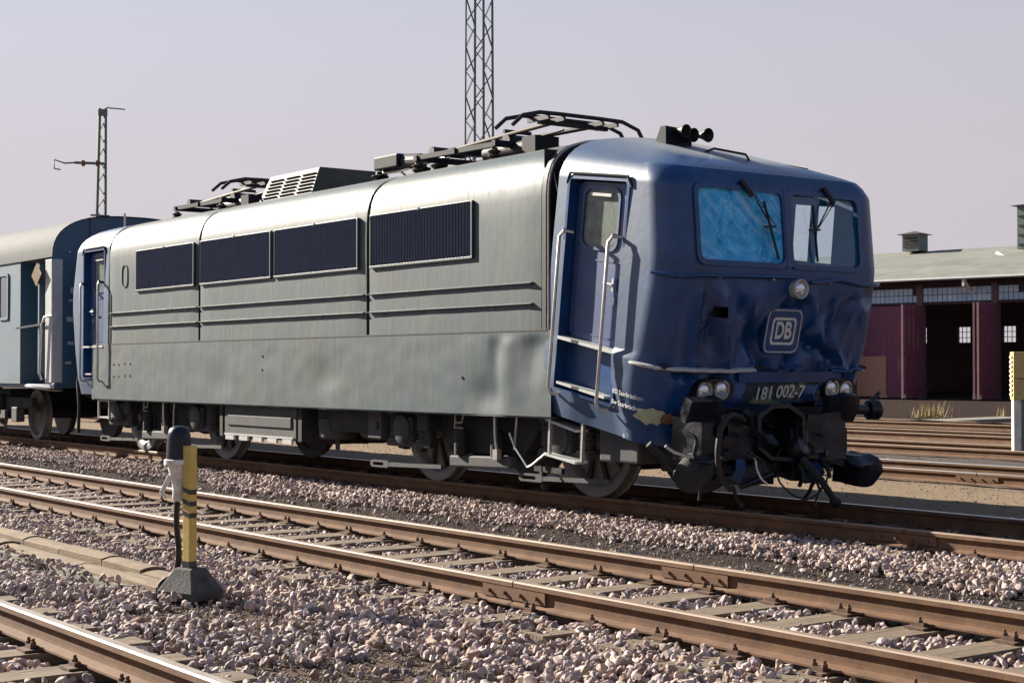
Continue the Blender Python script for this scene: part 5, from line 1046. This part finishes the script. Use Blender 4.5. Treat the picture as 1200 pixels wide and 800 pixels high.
# ------------------------------------------------------------------ masts
def ground_at(px, dist): d = _ray(px, 432); return Vector((d.x*dist, d.y*dist, 0))
g0 = ground_at(561.5, 50); tow = empty('lattice_mast', g0, 'tall grey green steel lattice mast rising behind the locomotive', 'mast')
ang = math.atan2(RG.y, RG.x); HT = 26
def leg(i, z):
    a = ang + R(19) + i*math.pi/2; r_ = .47*(1 - .012*z) + .04; return Vector((r_*math.cos(a), r_*math.sin(a), z))
for i in range(4): mb = MB(); mb.tube([leg(i,-.1), leg(i,HT)], .045 if i != 2 else .03, 4); mb.build('mast_leg', M['mast'], tow)
for i in range(4):
    z = 0; k = 0
    while z < HT - .8:
        mb = MB(); a, b = (leg(i,z), leg((i+1)%4,z+.78)) if k % 2 == 0 else (leg((i+1)%4,z), leg(i,z+.78)); mb.bar(a, b, .045, .02); mb.build('lattice_bar', M['mast'], tow); z += .78; k += 1
for z in (8.3, 14, 20): mb = MB(); [mb.bar(leg(i,z), leg((i+1)%4,z), .07, .08) for i in range(4)]; mb.build('mast_ring', M['mast'], tow)
mb = MB(); mb.bar(Vector((0,0,-.15)), Vector((0,0,.15)), 1.3, 1.3); mb.build('mast_footing', M['concrete'], tow)
mb = MB(); mb.box(-.6,.6,-.6,.6,HT,HT+.08); mb.build('mast_platform', M['mast'], tow)
g1 = ground_at(120, 55); om = empty('catenary_mast', g1, 'slender overhead line mast with side bracket behind the coach roof', 'mast')
rgv = RG.copy(); s5 = 55/1850
for dx0, dx1 in ((-.30, -.14), (.06, .06)): mb = MB(); mb.bar(rgv*dx0*1.3, rgv*dx1 + Vector((0,0,10.6)), .09, .11); mb.build('mast_leg', M['mast'], om)
z = .3; k = 0
while z < 10.2:
    mb = MB(); t0 = z/10.6; t1 = (z+.45)/10.6; xa_ = lambda t: -.39 + (.25)*t; p0 = rgv*(xa_(t0) if k%2 else .07) + Vector((0,0,z)); p1 = rgv*(.07 if k%2 else xa_(t1)) + Vector((0,0,z+.45)); mb.bar(p0, p1, .03, .02); mb.build('lacing_bar', M['mast'], om); z += .45; k += 1
mb = MB(); mb.bar(rgv*-.17+Vector((0,0,10.45)), rgv*.12+Vector((0,0,10.45)), .15, .22); mb.build('mast_cap', M['mast'], om)
mb = MB(); mb.bar(rgv*.1+Vector((0,0,10.62)), rgv*.75+Vector((0,0,10.56)), .04, .04); mb.build('top_arm', M['mast'], om)
mb = MB(); mb.bar(rgv*.1+Vector((0,0,8.66)), rgv*-1.0+Vector((0,0,8.70)), .07, .09); mb.build('side_arm', M['mast'], om)
for k in (-.2, -.7): mb = MB(); mb.lathe([(.06,-.06),(.11,-.04),(.11,.04),(.06,.06)], rgv*k+Vector((0,0,8.68)), rgv, 10); mb.build('insulator', M['rust'], om)
mb = MB(); mb.tube([rgv*-1.0+Vector((0,0,8.7)), rgv*-1.35+Vector((0,0,8.68)), rgv*-1.7+Vector((0,0,8.8)), rgv*-1.72+Vector((0,0,8.5)), rgv*-1.5+Vector((0,0,8.45))], .03, 6); mb.build('registration_arm', M['mast'], om)
# ------------------------------------------------------------------ engine shed
SA = R(10.0); S0 = ground_at(1078, 79.5); S0.z = 0
shed = empty('engine_shed', S0, 'long low engine shed with maroon doors and grey roof across the yard', 'shed'); shed.rotation_euler.z = SA
BAY = 4.04; NB0, NB1 = -6, 7; DH = 4.72; DEP = 22
EV = 5.98; OV = .9
mb = MB(); xl, xr = NB0*BAY, NB1*BAY
for i in range(NB0, NB1+1):
    q = MB(); q.box(i*BAY-.16, i*BAY+.16, -.02, .35, 0, EV-.02); q.build('pillar', M['shedwall'], shed)
mb = MB(); mb.box(xl, xr, .0, .3, DH, DH+.12); mb.build('lintel', M['trim'], shed)
mb = MB(); mb.box(xl, xr, -.03, .3, EV-.28, EV-.01); mb.build('fascia', M['trim'], shed)
for i in range(NB0, NB1):
    x0 = i*BAY+.16; x1 = x0+BAY-.32; q = MB(); q.box(x0, x1, .10, .13, DH+.12, EV-.28); wnd = q.build('clerestory_window', M['trim'], shed)
    nn = 14; r_ = random.Random(i+50)
    for k in range(nn):
        for j in range(2):
            if r_.random() < .07: continue
            a = x0+(x1-x0)*k/nn; zz0 = DH+.14+j*.36; q = MB(); ti = r_.uniform(-.01,.01); q.box(a+.018, a+(x1-x0)/nn-.012, .07+ti, .09+ti, zz0, zz0+.33); q.build('pane', M['pane'], wnd)
def leafdoor(hx_, ang_, w_, m='sheddoor', sgn=1):
    """hinged at hx_, opened by ang_ towards the yard"""
    q = MB(); n_ = 9
    for k in range(n_): q.box(sgn*w_*k/n_ if sgn>0 else sgn*w_*(k+1)/n_, (sgn*w_*(k+1)/n_ if sgn>0 else sgn*w_*k/n_)-.008, -.05, .0+.006*(k%2), .06, DH-.03)
    for z in (.5, 2.2, 4.2): q.box(min(0,sgn*w_), max(0,sgn*w_), .0, .05, z, z+.16)
    o = q.build('door_leaf', M[m], shed); o.location = (hx_, -.06, 0); o.rotation_euler.z = ang_
    q = MB(); e = sgn*w_; q.box(min(e, e+sgn*.02), max(e, e+sgn*.02), -.055, .055, .06, DH-.03); t_ = q.build('door_edge', M['dooredge'], shed); t_.location = o.location; t_.rotation_euler.z = ang_
    q = MB(); q.box(min(e,e-sgn*.18), max(e,e-sgn*.18), -.07, .07, .05, .25); t_ = q.build('door_bolt', M['white'], shed); t_.location = o.location; t_.rotation_euler.z = ang_
    return o
for i in range(NB0, NB1):
    a, b = i*BAY+.17, (i+1)*BAY-.17; hw_ = (b-a)/2-.02
    if i == -1 or i < -2:
        leafdoor(a, 0, hw_); leafdoor(b, 0, hw_, sgn=-1)
    else:
        leafdoor(a, R(-92), hw_); leafdoor(b, R(92), hw_, sgn=-1)
q = MB(); q.box(-BAY+.5, -BAY+2.2, -.16, -.12, .1, 2.15); q.build('wood_panel', M['newwood'], shed)
q = MB(); q.box(-.55,-.4,-.2,-.12,1.2,1.75); q.build('notice', M['white'], shed)
# roof: two slopes with thickness, ridge set back
def slope(y0, z0, y1, z1, name):
    q = MB(); q.add([(xl-.5,y0,z0),(xr+.5,y0,z0),(xr+.5,y1,z1),(xl-.5,y1,z1),(xl-.5,y0,z0-.12),(xr+.5,y0,z0-.12),(xr+.5,y1,z1-.12),(xl-.5,y1,z1-.12)], [(0,1,2,3),(7,6,5,4),(0,4,5,1),(1,5,6,2),(2,6,7,3),(3,7,4,0)]); return q.build(name, M['shedroof'], shed)
slope(-OV, EV+.02, DEP/2, EV+2.35, 'roof_slope'); slope(DEP+OV, EV+.02, DEP/2+.004, EV+2.35, 'roof_slope')
q = MB(); q.cyl((xl-.5,-OV-.06,EV-.05),(xr+.5,-OV-.06,EV-.05),.07,8); q.build('gutter', M['frame'], shed)
for x in (2.9, 12): q = MB(); q.bar((x,-OV,EV-.1),(x,-.1,EV-.75),.1,.1); q.bar((x,-OV-.02,EV+.03),(x,-OV-.02,EV-.45),.12,.12); q.build('downpipe', M['white'], shed)
# side and back walls with bright windows, floor
q = MB(); q.box(xl-.3, xl, 0, DEP, 0, EV); q.build('end_wall', M['shedwall'], shed); q = MB(); q.box(xr, xr+.3, 0, DEP, 0, EV); q.build('end_wall', M['shedwall'], shed)
q = MB(); q.box(xl, xr, DEP, DEP+.3, 0, 3.2); q.box(xl, xr, DEP, DEP+.3, 4.2, EV+.1)
x = xl
while x < xr: q.box(x, x+2.2, DEP, DEP+.3, 3.2, 4.2); x += 3.1
q.build('back_wall', M['shedwall'], shed)
x = xl+2.2
while x < xr - 1.6:
    q = MB(); [q.box(x+.3*k-.02, x+.3*k+.02, DEP+.1, DEP+.14, 3.2, 4.2) for k in range(1, 3)]; [q.box(x, x+.9, DEP+.1, DEP+.14, z, z+.04) for z in (3.5, 3.85)]; q.build('window_bars', M['trim'], shed); x += 3.1
q = MB(); q.box(xl, xr, .0, DEP, -.3, .02); q.build('shed_floor', M['dark'], shed)
q = MB(); q.box(BAY+.4, BAY+3.8, 6, 6.2, 1.0, 1.5); q.box(BAY+.4, BAY+3.8, 6.2, 9, 0.3, 2.6); q.build('yellow_beam', M['yellow'], shed)
def vent(x, y, w_, z0, h, name, cap=.25):
    q = MB(); q.box(x-w_/2, x+w_/2, y-w_/2, y+w_/2, z0, z0+h); v = q.build(name, M['mast'], shed)
    q = MB(); c_ = w_/2+cap; q.add([(x-c_,y-c_,z0+h),(x+c_,y-c_,z0+h),(x+c_,y+c_,z0+h),(x-c_,y+c_,z0+h),(x,y,z0+h+.22)], [(3,2,1,0),(0,1,4),(1,2,4),(2,3,4),(3,0,4)]); q.build('vent_cap', M['trim'], v)
    for k in range(4): q = MB(); q.box(x-w_/2+.05, x+w_/2-.05, y-w_/2-.03, y-w_/2, z0+.2+k*(h-.3)/4, z0+.2+k*(h-.3)/4+.08); q.build('vent_slat', M['trim'], v)
vent(-6.0, DEP/2-.8, 1.05, EV+2.3, .95, 'roof_vent')
vent(2.35, DEP/2-2.5, 1.7, EV+1.9, 2.3, 'roof_lantern', .3)
q = MB(); q.tube([(.3,DEP/2-3.2,EV+1.75),(1.5,DEP/2-4.5,EV+1.3)], .12, 8); q.build('roof_pipe', M['frame'], shed)
# ------------------------------------------------------------------ odds and ends in the far yard
slab = MB(); a, b = WZ(1100,498,0), WZ(1192,494,0); slab.bar(Vector((a.x,a.y,.06)), Vector((b.x,b.y,.06)), 1.1, .16); so_ = slab.build('concrete_slab', M['concrete'], None, bevel=.03); tag(so_, 'pale concrete slab lying between the far yard tracks', 'slab')
def tuft(px, py, h, n, label):
    c = WZ(px, py, 0); mb = MB(); r_ = random.Random(px)
    for k in range(n):
        p = Vector((c.x + r_.gauss(0,.25), c.y + r_.gauss(0,.25), -.04)); d = Vector((r_.gauss(0,.22), r_.gauss(0,.22), 1)) * h * r_.uniform(.5,1); sd = Vector((r_.uniform(-1,1), r_.uniform(-1,1), 0)).normalized()*.012
        mb.add([p-sd, p+sd, p+d*.6+sd*.7, p+d], [(0,1,2),(0,2,3)])
    o = mb.build('dry_grass', M['straw']); tag(o, label, 'grass', kind='stuff')
tuft(1090, 489, .62, 160, 'dry straw grass tuft standing before the shed doors')
tuft(1180, 489, .45, 50, 'thin dry grass stalks near the yellow topped post')
